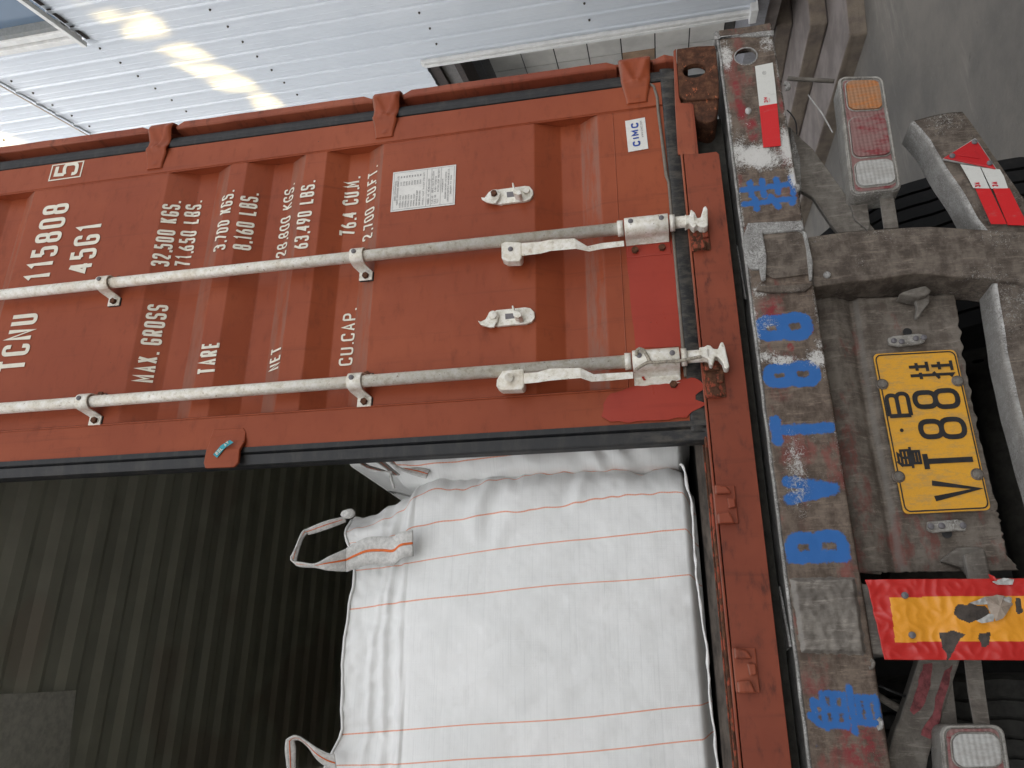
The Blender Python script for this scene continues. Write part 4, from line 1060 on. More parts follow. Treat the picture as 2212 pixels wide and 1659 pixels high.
for j in range(nv):
    for i in range(nu):
        if inside[j, i] or inside[j, i+1] or inside[j+1, i] or inside[j+1, i+1]: continue
        a_ = j*(nu+1)+i; faces.append((a_, a_+1, a_+nu+2, a_+nu+1))
me = bpy.data.meshes.new('rear_beam'); me.from_pydata(verts.tolist(), [], faces); me.update()
for nm, arr in (('paint', paintm), ('red', red), ('crust', crust)):
    at_ = me.attributes.new(nm, 'FLOAT', 'POINT'); at_.data.foreach_set('value', arr.ravel().astype(float).tolist())
beam = link('rear_beam', me, BEAM, tr, True); solid(beam, .008)
tag(beam, 'rear beam with blue sprayed characters and white crust')
box('beam_flange', bx0, 1.20, .006, .235, -.014, -.006, CRUST, tr, .002)
prism('beam_flange', [(1.2005,.006,-.006),(1.283,.006,-.004),(1.283,.20,-.004),(1.2005,.235,-.006)], (0,0,-.008), CRUST, tr, .002)
box('beam_flange', bx0, 1.27, .010, .10, -.166, -.158, DIRTY, tr, .002)
# narrow raised rim along the top edge, and the end lip
bm = bmesh.new(); pts = [Vector((x, .002+.0015*noise.noise(Vector((x*12,0,0))), -.004+.0015*noise.noise(Vector((x*15,5,0))))) for x in np.linspace(bx0, 1.28, 160)]
add_tube(bm, pts, .0042, 7); bm_obj('beam_rim', bm, CRUST, tr)
prism('end_lip', [at('R3',*p,-.006) for p in ((325,200),(340,185),(352,205),(372,225),(690,212),(692,182),(640,186),(500,205),(372,218),(350,240),(330,235))], (0,.05,0), CRUST, tr, .002)
prism('end_plate', [(1.2835,.012,-.168),(1.2835,.012,-.004),(1.2835,.11,-.004),(1.2835,.11,-.168)], (.006,0,0), DIRTY, tr, .002)
tube('hole_edge', [(holec.x+hr*1.02*math.cos(t), -.0005, holec.z+hr*1.02*math.sin(t)) for t in np.linspace(0, 2*math.pi, 33)], .0022, CRUST, tr, 6)
bm = bmesh.new()
for s_ in (1,):
    a_ = [bm.verts.new((holec.x+hr*math.cos(t), .0, holec.z+hr*math.sin(t))) for t in np.linspace(0, 2*math.pi, 32, endpoint=False)]
    b_ = [bm.verts.new((v.co.x, .012, v.co.z)) for v in a_]
    for k in range(32): bm.faces.new((a_[k], a_[(k+1) % 32], b_[(k+1) % 32], b_[k]))
bm_obj('hole_wall', bm, DIRTY, tr)
# stake pocket near the right lamp: raised frame with sunken field
def pq(R_, L, Y): return [at(R_, *p, Y) for p in L]
prism('pocket_frame', pq('R3', [(530,1355),(865,1340),(905,1560),(914,1622),(560,1640),(535,1622),(495,1480)], -.006), (0,.008,0), CRUST, tr, .003)
prism('pocket_field', pq('Y5', [(960,60),(1380,20),(1500,90),(1560,420),(1560,560),(1100,620),(985,560),(920,240)], -.0075), (0,.004,0), DIRTY, tr, .002)
for L in ([(905,30),(950,5),(1010,330),(1000,640),(940,640),(900,420)], [(1450,10),(1500,40),(1585,420),(1580,640),(1540,640),(1500,250)], [(930,10),(1460,-60),(1480,10),(950,60)]):
    bevel(prism('pocket_rib', pq('Y5', L, -.014), (0,.010,0), CRUST, tr), .004, 3)
prism('pocket_lip', pq('Y5', [(870,760),(900,705),(1080,700),(1300,700),(1480,680),(1580,670),(1580,700),(1500,770),(1300,785),(1050,790)], -.012), (0,.012,0), DIRTY, tr, .005)
prism('flange_tab', [atz('Y5',*p,-.003) for p in ((565,320),(600,215),(650,210),(680,400),(760,880),(640,900),(605,780))], (0,0,.004), CRUST, tr, .002)
# right-hand brackets and posts
post = prism('bumper_bracket', pq('D', [(1744,511),(1800,503),(1862,497),(1960,490),(2010,488),(2080,492),(2212,500),(2330,505),(2330,660),(2212,612),(2130,600),(2060,597),(2010,591),(1975,590),(1890,603),(1820,610),(1758,620)], .012), (0,.13,0), DIRTY, tr, .006)
prism('bracket_bulge', [at('Z5',*p,.05) for p in ((900,150),(960,120),(1050,90),(1180,60),(1250,110),(1210,160),(1120,185),(1060,180),(980,160))], (0,.05,0), DUSTY, tr, .008)
gus = prism('gusset', [at('Z5',*p,.07) for p in ((1060,160),(1220,120),(1225,240),(1160,320),(1110,400),(1080,390),(1095,280))], (0,.02,0), DUSTY, tr, .004)
stud(WASHD, *at('Y5',1755,580,.010), tr, 'bolt'); 
# licence plate panel as a rippled sheet
PE = [(905,290),(1780,250),(1800,420),(1850,700),(1905,1000),(1965,1300),(2040,1659)]
PT = pq('R6', [(905,290),(1130,295),(1500,262),(1780,250)], .11); PB = pq('R8', [(1180,440),(1330,465),(1700,452),(2120,432)], .11)
eL = [at('R6',905,290,.11), at('R6',960,700,.11), at('R6',1040,1200,.11), at('R8',1110,0,.11), at('R8',1150,300,.11), at('R8',1180,445,.11)]
eR = [at('R6',1782,250,.11), at('R6',1830,600,.11), at('R6',1915,1050,.11), at('R8',2045,50,.11), at('R8',2080,210,.11), at('R8',2120,430,.11)]
def lerpl(L, u):
    f = u*(len(L)-1); i = min(int(f), len(L)-2); return L[i].lerp(L[i+1], f-i)
def pan(u, v):
    a_ = lerpl(eL, u); b_ = lerpl(eR, u); p = a_.lerp(b_, v)
    y = -.022*math.exp(-((v-.10)/.10)**2) + .012*math.exp(-((v-.27)/.035)**2) - .006*math.exp(-((v-.34)/.04)**2)
    y += .004*noise.noise(Vector((p.x*6, p.z*6, 2))) + .0018*noise.noise(Vector((p.x*25, p.z*25, 5)))
    jag = .0035*noise.noise(Vector((u*40, 7, 0)))*(v > .97)
    jz = .004*noise.noise(Vector((v*30, 3, 0)))*(u > .98 or u < .02)
    tip = -.02*sstep(.9, 1.0, u)*sstep(.9, 1, v)
    y += -.03*sstep(.85, 1, v)*0
    return (p.x + jz, .11 + y, p.z + jag*2 + tip)
panel = grid_obj('plate_panel', pan, 150, 110, PANELM, tr); solid(panel, .005)
prism('torn_flap', pq('R8', [(1165,290),(1345,375),(1325,455),(1150,440)], .098), (0,.006,0), PANELM, tr, .002)
prism('bent_corner', pq('R8', [(1690,370),(1740,330),(1800,285),(1940,280),(1975,300),(2010,470),(1860,460),(1840,420)], .09), (0,.02,0), DUSTY, tr, .006)
# licence plate
PY0 = .088
pc = pq('R6', [(1272,622),(1785,594),(2008,1592),(1465,1618)], PY0)   # upper right, lower right, lower left, upper left
UR, LR, LL, UL = pc
def plate_pt(u, v, dy=0.0):
    p = (LL.lerp(LR, u)).lerp(UL.lerp(UR, u), v); return Vector((p.x, PY0+dy, p.z))
def rrect(n, r, asp):
    out = []
    for cx_, cy_, a0 in ((1-r, 1-r*asp, 0), (r, 1-r*asp, 90), (r, r*asp, 180), (1-r, r*asp, 270)):
        for k in range(n+1):
            t = math.radians(a0+90*k/n); out.append((cx_+r*math.cos(t), cy_+r*asp*math.sin(t)))
    return out
plate = prism('licence_plate', [plate_pt(u, v) for u, v in rrect(5, .03, 2)], (0,.006,0), PLATE, tr, .0015)
tag(plate, 'yellow licence plate with black raised characters')
PW, PH = (UR-UL).length, (UL-LL).length
def pp(x, z, dy=-.0016): return plate_pt(x/.44, z/.22, dy)
def plate_strokes(glyph, x0, x1, z0, z1, t, rad):
    bm = bmesh.new()
    for si, (closed, pts) in enumerate(strokes(glyph, x1-x0-t, z1-z0-t, rad)):
        ribbon(bm, pts, closed, t, lambda x, z: pp(x0+t/2+x, z0+t/2+z, -.0016-.00012*si))
    bmesh.ops.recalc_face_normals(bm, faces=bm.faces)
    return bm_obj('plate_character', bm, BLACKP, plate)
bm = bmesh.new(); fr_ = [(x*.44, z*.22) for x, z in rrect(5, .035, 2)]
fr_ = [(.22+(x-.22)*.975, .11+(z-.11)*.955) for x, z in fr_]
ribbon(bm, fr_, True, .0035, lambda x, z: pp(x, z, -.0012)); bm_obj('plate_border', bm, BLACKP, plate)
def uvp(r, x, y):                       # picture pixel -> plate millimetres
    p = at(r, x, y, PY0); a_ = (UL-LL); b_ = (LR-LL); d = p-LL
    det = b_.x*a_.z-b_.z*a_.x; u = (d.x*a_.z-d.z*a_.x)/det; v = (b_.x*d.z-b_.z*d.x)/det; return u*.44, v*.22
def pchar(g_, lt, rb, t, rad):
    (x0, z1), (x1, z0) = uvp(*lt), uvp(*rb); plate_strokes(g_, min(x0,x1), max(x0,x1), min(z0,z1), max(z0,z1), t, rad)
pchar('V', ('R6',1645,1542), ('R6',1925,1395), .014, .01)
pchar('T', ('R6',1598,1348), ('R6',1885,1226), .014, .01)
pchar('8', ('R6',1572,1168), ('R6',1840,1010), .0135, .05)
pchar('8', ('R6',1537,982), ('R6',1800,832), .0135, .05)
pchar('gua', ('R6',1510,800), ('R6',1765,655), .0085, .01)
pchar('B', ('R6',1375,1032), ('R6',1500,862), .011, .02)
pchar('lu', ('R6',1430,1350), ('R6',1560,1195), .0068, .01)
u_, v_ = uvp('R6',1457,1104); bm = bmesh.new()
ds = [bm.verts.new(pp(u_+.0048*math.cos(t), v_+.0048*math.sin(t))) for t in np.linspace(0, 2*math.pi, 16, endpoint=False)]; bm.faces.new(ds)
o = bm_obj('plate_character', bm, BLACKP, plate); solid(o, .002, 0)
PB_ = disc_mesh('plate_bolt', .011, .004, 16, .004); PB_.materials.append(DUSTY)
PB2 = disc_mesh('plate_washer', .015, .002, 20); PB2.materials.append(DIRTY)
for p in ((1330,810),(1800,790),(1432,1385),(1922,1370)):
    q_ = at('R6', *p, PY0-.001); stud(PB_, q_.x, q_.y-.002, q_.z, plate, 'plate_bolt'); stud(PB2, q_.x, q_.y, q_.z, plate, 'plate_washer')
# two little lamp brackets on the panel
def lampbr(R_, L, sc, dots):
    o = prism('plate_lamp', pq(R_, L, .086), (0,.012,0), LAMPB, tr, .004)
    for d_ in dots: 
        q_ = at(R_, *d_, .085); stud(SCRM, q_.x, q_.y, q_.z, o, 'screw')
    q_ = at(R_, *sc, .0955); bm = bmesh.new()
    ds = [bm.verts.new((q_.x+.011*math.cos(t), q_.y, q_.z+.011*math.sin(t))) for t in np.linspace(0, 2*math.pi, 18, endpoint=False)]; bm.faces.new(ds)
    o2 = bm_obj('cable_hole', bm, INK, tr); solid(o2, .002); o2.data.materials[0] = BLACKP
lampbr('R6', [(1365,520),(1400,508),(1560,492),(1590,500),(1600,545),(1560,558),(1440,572),(1372,562)], (1487,484), ((1402,540),(1450,545),(1540,525),(1588,520)))
lampbr('R8', [(1610,125),(1800,110),(1850,125),(1855,185),(1800,182),(1650,195),(1612,180)], (1733,200), ((1632,155),(1832,150),(1700,152)))
# bumper: bent bar with its own top face
ridge = [('Y6',240,180),('Y6',390,360),('Y6',440,450),('Y6',640,760),('Y6',800,1000),('Y6',930,1200),('R6',2070,330),('R6',2110,600),('R6',2190,950),('R8',2400,150),('R8',2640,900),('R8',2800,1659),('R8',3100,2200)]
lower = [('Y6',690,100),('Y6',840,300),('Y6',1000,540),('Y6',1110,700),('Y6',1300,960),('Y6',1420,1180),('R6',2550,280),('R6',2640,600),('R6',2750,950),('R8',2900,150),('R8',3100,900),('R8',3300,1659),('R8',3500,2200)]
def bmp(u, v):
    f = u*(len(ridge)-1); i = min(int(f), len(ridge)-2); t = f-i
    y0 = .03
    A = at(*ridge[i], y0).lerp(at(*ridge[i+1], y0), t); B = at(*lower[i], y0).lerp(at(*lower[i+1], y0), t)
    p = A.lerp(B, v); dent = .018*math.exp(-((u-.36)/.05)**2)*math.exp(-((v-.15)/.2)**2)
    return (p.x, y0+dent+.004*noise.noise(Vector((p.x*12, p.z*12, 0)))-.006*math.sin(v*math.pi), p.z)
bar = grid_obj('bumper_bar', bmp, 120, 24, CRUST, tr)
def bmt(u, v):
    x, y, z = bmp(u, 0); r_ = .012
    if v < .3: a_ = v/.3*math.pi/2; return (x, y+r_*(1-math.cos(a_)), z+r_*math.sin(a_)*.8)
    return (x, y+r_+(v-.3)/.7*.085, z+r_*.8)
grid_obj('bumper_top', bmt, 120, 10, CRUST, tr)
def bme(u, v): x, y, z = bmp(0, u); return (x+.002, y+.09*v, z)
grid_obj('bumper_end', bme, 8, 4, DIRTY, tr)
bar.data.materials[0] = DIRTY
# reflector triangle and tapes on the bar
prism('triangle_base', pq('Y6', [(498,535),(800,340),(815,345),(1012,632)], .012), (0,.006,0), CLEAR, tr, .001)
tri = prism('triangle_reflector', pq('Y6', [(510,522),(798,347),(818,352),(1003,626)], .008), (0,.006,0), TRI, tr, .0025)
tag(tri, 'red triangular reflector')
prism('reflector_field', pq('Y6', [(640,500),(790,440),(850,528)], .0055), (0,.003,0), TRI, tri, .001)
for p in ((590,508),(798,378),(940,575)):
    q_ = at('Y6', *p, .007); stud(SCRM, q_.x, q_.y, q_.z, tri, 'screw')
def tape(R_, L, m_, Y, name): return prism(name, pq(R_, L, Y), (0,.0015,0), m_, tr)
tape('Y6', [(668,585),(850,610),(940,810),(790,805),(745,720)], TWHITE, .0125, 'white_tape')
tape('Y6', [(862,615),(1035,632),(1075,700),(1112,808),(955,810)], TWHITE, .0125, 'white_tape')
tape('Y6', [(808,812),(945,812),(1100,1142),(955,1142)], TRED, .0125, 'red_tape')
tape('Y6', [(972,812),(1125,808),(1270,1100),(1275,1155),(1112,1150)], TRED, .0125, 'red_tape')
def tiny(R_, A, B, h, text, m_, Y, parent, t=.1):
    a_ = at(R_, *A, Y); b_ = at(R_, *B, Y); e = b_-a_; L_ = e.length; e.normalize(); e2 = Vector((-e.z, 0, e.x))
    bm = bmesh.new(); add_text(bm, text, 0, 0, L_, h, h*t, lambda x, z: a_+e*x+e2*z); return bm_obj('tape_print', bm, m_, parent)
tiny('Y6', (858,795), (850,752), .014, '3M', INKR, .0118, tr, .22); tiny('Y6', (1020,792), (1015,748), .014, '3M', INKR, .0118, tr, .22)
tape('R3', [(576,402),(683,380),(700,520),(710,628),(602,645)], TWHITE, -.005, 'white_tape')
tape('R3', [(602.5,645.5),(710,628.5),(733,885),(627,897)], TRED, -.005, 'red_tape')
tiny('R3', (655,622), (652,590), .011, '3M', INKR, -.0058, tr, .22); tiny('R3', (668,618), (665,595), .003, 'MARK', INKR, -.0058, tr, .15)
bm = bmesh.new(); q_ = at('R3',632,443,-.0058)
ribbon(bm, [(q_.x+.006*math.cos(t), q_.z+.005*math.sin(t)) for t in np.linspace(0, 2*math.pi, 16, endpoint=False)], True, .0008, lambda x, z: (x, -.0058, z)); bm_obj('tape_print', bm, INK, tr)
tiny('R3', (636,447), (635,438), .004, 'CC', INK, -.0058, tr, .15)
# pale drop of sealant on the beam
bm = bmesh.new(); bmesh.ops.create_icosphere(bm, subdivisions=3, radius=1)
for i_, (R_, x, y, rx, rz) in enumerate((('R3',535,675,.012,.009),('R3',768,520,.012,.010))):
    if i_: break
    c = at(R_, x, y, -.002)
    for v in bm.verts: v.co = Vector((v.co.x*rx, v.co.y*.006, v.co.z*rz))+c
bm_obj('sealant_drop', bm, CLEAR, tr, True)
# tail lamps
def lamp(C4, lenses, label, Y=.045, depth=.075):
    """C4: picture corners upper-outer, lower-outer, lower-inner, upper-inner as 3D points on plane y=Y"""
    A, B, C_, D_ = C4
    def pt(u, v, dy): 
        p = A.lerp(D_, u).lerp(B.lerp(C_, u), v); return Vector((p.x, Y+dy, p.z))
    Lx = (D_-A).length; Lz = (B-A).length; asp = Lx/Lz
    def rr(u0, u1, v0, v1, r):     # rounded rectangle, r as a fraction of height
        out = []; ru = r/asp
        for cu, cv, a0 in ((u1-ru, v1-r, 0), (u0+ru, v1-r, 90), (u0+ru, v0+r, 180), (u1-ru, v0+r, 270)):
            for k in range(6): t = math.radians(a0+18*k); out.append((cu+ru*math.cos(t), cv+r*math.sin(t)))
        return out
    body = prism('tail_lamp', [pt(u, v, 0) for u, v in rr(0, 1, 0, 1, .16)], (0, depth, 0), LAMPB, tr, .006); tag(body, label)
    bm = bmesh.new()
    L_ = rr(.012, .988, .04, .96, .14); n = len(L_)
    rim = [pt(u, v, -.003) for u, v in L_]; add_tube(bm, rim+[rim[0]], .0035, 6, False); bm_obj('lamp_rim', bm, LAMPB, body)
    prism('lamp_face', [pt(u, v, -.002) for u, v in rr(.03, .97, .09, .91, .12)], (0,.004,0), REDL, body, .002)
    for (u0, u1, v0, v1, m_) in lenses:
        o = prism('lens', [pt(u, v, -.009) for u, v in rr(u0, u1, v0, v1, .16)], (0,.010,0), m_, body, .005)
        bm = bmesh.new(); L2 = [pt(u, v, -.003) for u, v in rr(u0-.006, u1+.006, v0-.02, v1+.02, .17)]; add_tube(bm, L2+[L2[0]], .0022, 6, False); bm_obj('lens_rim', bm, LAMPB, body)
lamp(pq('R3', [(1078,472),(1352,468),(1468,1160),(1160,1196)], .045), [(.045,.30,.16,.88,AMBER),(.37,.70,.14,.90,REDL),(.74,.94,.15,.90,CLEAR)], 'dusty tail lamp with amber, red and clear lenses')
lampL = pq('Y4', [(982,1243),(1600,1240),(1790,2460),(1085,2500)], .045)
lamp([lampL[0], lampL[1], lampL[2], lampL[3]], [(.07,.335,.17,.88,CLEAR),(.38,.68,.14,.90,REDL),(.72,.95,.15,.90,AMBER)], 'dusty tail lamp cut by the picture edge with a clear lens')
# lamp straps, cable and braces
prism('lamp_strap', pq('R3', [(1335,1205),(1420,1200),(1450,1384),(1362,1390)], .07), (0,.008,0), DUSTY, tr, .001)
prism('lamp_strap', pq('R3', [(1140,1195),(1255,1205),(1275,1362),(1265,1400),(1180,1330)], .09), (0,.008,0), DUSTY, tr, .001)
prism('lamp_strap', pq('Y4', [(1222,560),(1383,555),(1425,900),(1475,1240),(1322,1245),(1270,950)], .07), (0,.008,0), DUSTY, tr, .001)
prism('lamp_strap', pq('Y4', [(1000,560),(1080,560),(1130,1000),(1158,1240),(990,1245),(1010,1000)], .12), (0,.008,0), DUSTY, tr, .001)
tube('lamp_cable', [at('Y2',*p,.06) for p in ((320,975),(420,985),(540,990),(700,1000),(900,1010))], .0065, DUSTY, tr, 8)
tube('cable', smooth_path([at('Y2',*p,.07) for p in ((575,1180),(640,1270),(740,1400),(820,1540),(880,1650))]), .0022, CLEAR, tr, 6)
tube('cable', smooth_path([at('R3',*p,.08) for p in ((770,670),(800,700),(825,750),(830,815))]), .002, BLACKP, tr, 6)
tube('cable', [at('Y4',*p,.12) for p in ((360,840),(500,905),(650,965))], .003, BLACKP, tr, 6)
tube('cable', [at('Y4',*p,.16) for p in ((370,950),(480,1020),(600,1090))], .009, DUSTY, tr, 6)
prism('brace', pq('R3', [(780,762),(862,845),(930,905),(992,990),(1120,1170),(1308,1396),(1085,1416),(1040,1365),(925,1195),(860,1160),(810,950)], .10), (0,.02,0), DUSTY, tr, .004)
prism('brace_flange', pq('R3', [(795,765),(850,960),(860,1160),(830,1130),(795,950)], .095), (0,.05,0), CRUST, tr, .003)
st_ = prism('strut', pq('Y4', [(800,560),(1195,560),(1180,640),(1030,1080),(880,1560),(840,1800),(760,2200),(380,2200),(455,1659),(470,1590),(560,1270),(600,1190),(720,820)], .11), (0,.05,0), DUSTY, tr, .006)
# faded red sprayed marks on the strut
for L in ([(830,660),(915,650),(905,850),(800,1090),(730,1150),(690,1100),(740,960),(780,850)], [(1000,800),(1110,650),(1090,800),(1040,960),(980,1230),(880,1380),(800,1340),(870,1180),(930,1080)]):
    prism('red_spray', ragged(pq('Y4', L, .1085), .01, .006, 2), (0,.001,0), simple('faded_red_spray', c4(.27,.07,.075), .8, var=.3, scale=60), tr)
# second post behind the marker board, with crusted mud pad over the beam
def pad(u, v):
    A = at('R8',745,475,-.002).lerp(at('R8',820,945,-.002), u); B = at('R8',1170,470,-.002).lerp(at('R8',1240,960,-.002), u); p = A.lerp(B, v)
    e = min(u, 1-u, v*.6, (1-v)*.6)
    return (p.x+.003*noise.noise(Vector((v*9, 0, 1))), -.014*sstep(0, .06, e)-.0035*noise.noise(Vector((p.x*70, 0, p.z*70)))-.004*noise.noise(Vector((p.x*14, 3, p.z*14)))*sstep(0,.06,e), p.z)
mud = dirty('dried_mud', c4(.21,.19,.165), c4(.13,.115,.10), c4(.33,.32,.30), redm=.9, crustlo=.78)
grid_obj('beam_pad', pad, 130, 110, mud, tr)
prism('pad_flange', [atz('R8',*p,-.003) for p in ((642,538),(700,530),(770,905),(740,930),(690,895))], (0,0,.006), CRUST, tr, .002)
prism('rear_post', pq('R8', [(1175,505),(1260,520),(2400,600),(2400,960),(1360,958),(1255,948),(1240,900)], .016), (0,.10,0), mud, tr, .004)
prism('rear_post', pq('R8', [(1840,330),(1965,290),(2005,475),(2030,520),(1880,520)], .05), (0,.02,0), DUSTY, tr, .004)
tube('hook_lug', smooth_path([at('R8',*p,-.002) for p in ((1258,985),(1275,1000),(1270,1030),(1250,1038))]), .004, DUSTY, tr, 8)
tube('hook_lug', smooth_path([at('R8',*p,-.002) for p in ((1305,1350),(1322,1370),(1320,1405),(1300,1410))]), .005, CRUST, tr, 8)
tube('hook_lug', smooth_path([at('R3',*p,-.002) for p in ((820,1125),(840,1135),(838,1155),(825,1160))]), .006, CRUST, tr, 8)
tube('hook_lug', smooth_path([at('R3',*p,-.002) for p in ((752,505),(776,512),(778,535),(758,540))]), .007, CRUST, tr, 8)
# marker board: crumpled red and yellow sheet
MBY = -.035
cA = at('R8',1228,486,MBY); cB = at('R8',1345,986,MBY); cC = at('R8',2620,476,MBY); cD = at('R8',2620,990,MBY)
def board_pt(u, v):
    top = [cA, at('R8',1600,478,MBY), at('R8',2212,476,MBY), cC]; bot = [cB, at('R8',1640,968,MBY), at('R8',2212,988,MBY), cD]
    p = cA.lerp(cC, u).lerp(cB.lerp(cD, u), v)
    y = MBY + .006*noise.noise(Vector((p.x*16, 0, p.z*16+4))) + .0035*abs(noise.noise(Vector((p.x*42, 1, p.z*42)))) + .010*max(0, .09-u)/.09*noise.noise(Vector((p.x*40, 0, 0)))
    return Vector((p.x, y, p.z))
NBU, NBV = 220, 90
bverts = [board_pt(i/NBU, j/NBV) for j in range(NBV+1) for i in range(NBU+1)]
torn = [pq('R8', L, MBY) for L in (
   [(1785,665),(1800,640),(1870,640),(1960,655),(1992,668),(2005,705),(1990,740),(1900,748),(1800,730),(1775,700)],
   [(1690,820),(1720,805),(1810,812),(1830,830),(1805,880),(1790,920),(1760,938),(1745,985),(1715,930),(1705,880)],
   [(1925,830),(2000,815),(2005,860),(1975,905),(1950,912),(1930,870)], [(2160,605),(2195,600),(2198,680),(2175,700),(2165,680)])]
def inpoly(p, P):
    c = False; n = len(P)
    for i in range(n):
        a_, b_ = P[i], P[(i+1) % n]
        if (a_.z > p.z) != (b_.z > p.z) and p.x < (b_.x-a_.x)*(p.z-a_.z)/(b_.z-a_.z)+a_.x: c = not c
    return c
MBW, MBH = (cC-cA).length, (cB-cA).length
yel = pq('R8', [(1375,600),(1700,592),(2620,588),(2620,872),(1700,873),(1410,876)], MBY)
bf = []; bmi = []
for j in range(NBV):
    for i in range(NBU):
        c = (bverts[j*(NBU+1)+i]+bverts[(j+1)*(NBU+1)+i+1])/2
        cn = c + Vector((noise.noise(c*60), 0, noise.noise(c*60+Vector((5,5,5)))))*.006
        bf.append((j*(NBU+1)+i, j*(NBU+1)+i+1, (j+1)*(NBU+1)+i+1, (j+1)*(NBU+1)+i))
        bmi.append(2 if any(inpoly(cn, t) for t in torn) else (1 if inpoly(c, yel) else 0))
board = mesh_obj('marker_board', bverts, bf, None, tr, True)
for m_ in (MRED, MYEL, simple('bare_board_backing', c4(.075,.06,.05), .8, var=.3, scale=40, bump=.5)): board.data.materials.append(m_)
board.data.polygons.foreach_set('material_index', bmi); solid(board, .002)
tag(board, 'crumpled red and yellow reflective marker board with torn patches')
def curl(L, m_, y1, nm):
    bm = bmesh.new(); pts = pq('R8', L, MBY-.004); ce = sum(pts, Vector())/len(pts)
    vs_ = [bm.verts.new(p+Vector((0, -.004-.010*abs(noise.noise(p*50)), 0))) for p in ragged(pts, .008, .003, 8)]; cv = bm.verts.new(ce+Vector((0, y1, 0)))
    for i in range(len(vs_)): bm.faces.new((vs_[i], vs_[(i+1) % len(vs_)], cv))
    bmesh.ops.recalc_face_normals(bm, faces=bm.faces)
    o = bm_obj(nm, bm, m_, board); solid(o, .001, 0); return o
pale = simple('film_backing', c4(.36,.29,.23), .6, var=.2)
curl([(1955,600),(2040,585),(2110,600),(2130,640),(2070,730),(2030,745),(2000,700)], pale, -.014, 'torn_film')
curl([(1870,635),(1960,598),(1985,645),(1900,645)], CLEAR, -.006, 'torn_film'); curl([(1910,745),(1990,700),(2018,705),(2015,745),(1940,758)], CLEAR, -.008, 'torn_film')
curl([(2070,610),(2110,590),(2130,600),(2120,640),(2085,640)], CLEAR, -.010, 'torn_film'); curl([(2010,502),(2080,478),(2140,485),(2130,515),(2040,520)], CLEAR, -.005, 'torn_film')
curl([(1985,455),(2020,468),(2040,500),(2000,488)], MRED, -.006, 'torn_film')
for p in ((1470,585),(1516,832)):
    q_ = at('R8', *p, MBY-.004); stud(SCRM, q_.x, q_.y, q_.z, board, 'screw')
# wheels, axle, frame rails
def wheel(x0, x1, yc, zc, R_, mt):
    bm = bmesh.new(); seg = 72; prof = []
    W = x1-x0
    prof = [(x0+.02, R_*.60), (x0, R_*.72), (x0+.004, R_*.9), (x0+.022, R_*.985)]
    n = 5; tw = (W-.044)/n
    for k in range(n):
        a_ = x0+.022+k*tw
        if k: prof += [(a_-.005, R_), (a_-.004, R_-.014), (a_+.004, R_-.014), (a_+.005, R_)]
    prof += [(x1-.022, R_*.985), (x1-.004, R_*.9), (x1, R_*.72), (x1-.02, R_*.60)]
    rings = []
    for s in range(seg):
        t = 2*math.pi*s/seg; wob = .0035*math.sin(s*math.pi)
        rings.append([bm.verts.new((x + (.004*math.sin(t*18) if abs(r-R_) < .02 else 0), yc+r*math.cos(t), zc+r*math.sin(t))) for x, r in prof])
    for s in range(seg):
        a_, b_ = rings[s], rings[(s+1) % seg]
        for k in range(len(prof)-1):
            f = bm.faces.new((a_[k], a_[k+1], b_[k+1], b_[k]))
    bmesh.ops.recalc_face_normals(bm, faces=bm.faces)
    w_ = bm_obj('wheel', bm, mt, tr)
    bm = bmesh.new(); prof = [(x0+.02, R_*.61), (x0+.03, R_*.56), (x0+.10, R_*.52), (x0+.12, R_*.25), (x0+.10, .02)]
    rings = [[bm.verts.new((x, yc+r*math.cos(2*math.pi*s/40), zc+r*math.sin(2*math.pi*s/40))) for x, r in prof] for s in range(40)]
    for s in range(40):
        a_, b_ = rings[s], rings[(s+1) % 40]
        for k in range(4): f = bm.faces.new((a_[k], a_[k+1], b_[k+1], b_[k])); f.smooth = True
    bm_obj('rim', bm, UNDER, w_)
for yc in (1.0, 2.3, 3.6):
    for x0, x1, mt in ((.715,1.005,TYRE),(.40,.69,TYRE),(-1.17,-.89,TYRED),(-.85,-.57,TYRED)):
        wheel(x0, x1, yc-.04, -.900, .55, mt)
    tube('axle', [(-.46, yc, -.94), (.46, yc, -.94)], .07, UNDER, tr, 16)
for x in (.42, -.52): box('frame_rail', x, x+.14, .12, 11, -.40, -.02, UNDER, tr, .004)
for y in (.45, 1.6, 2.9, 4.5): box('cross_member', -.375, .415, y, y+.08, -.32, -.05, UNDER, tr, .004)
tube('air_tank', [(-.30, .85, -.56), (-.30, 1.5, -.56)], .12, UNDER, tr, 20)
box('mud_flap', .47, 1.10, 1.60, 1.61, -1.2, -.45, BLACKP, tr); box('mud_flap', -1.10, -.47, 1.60, 1.61, -1.2, -.45, BLACKP, tr)

# ================================================================== BUILDING ON THE RIGHT
WA = math.radians(15.6); wn = Vector((math.cos(WA), -math.sin(WA), 0)); wd = Vector((math.sin(WA), math.cos(WA), 0))
KZ = -.75; WO = atz('D', 1625, 38, KZ)
def wuv(r, x, y, off=0.0):
    p = atpl(r, x, y, WO - wn*(-off), wn); return (p-WO).dot(wd), p.z
def wp(u, z, out=0.0): return WO + wd*u + Vector((0,0,z-WO.z)) - wn*out       # out = towards the camera side
bld = thing('clad_building', 'white corrugated metal clad building with a doorway, right of the container', 'building', loc=tuple(WO))
def wpar(o): o.parent = bld; o.matrix_parent_inverse = Matrix.Translation(-WO); return o
ppitch = .236
scr_u = [wuv('Z1', *p)[0] for p in ((1267,601),(1495,775),(1700,950))]; zscr = wuv('Z1',1495,775)[1]
lapz = wuv('Z1',1130,1659)[1]; winz = wuv('Z1',1060,490)[1]
lu, lz = wuv('Y3', 95, 350); lu2, lz2 = wuv('Y3', 205, 350)
doorU0, doorU1, doorTop = lu, lu+1.45, (lz)
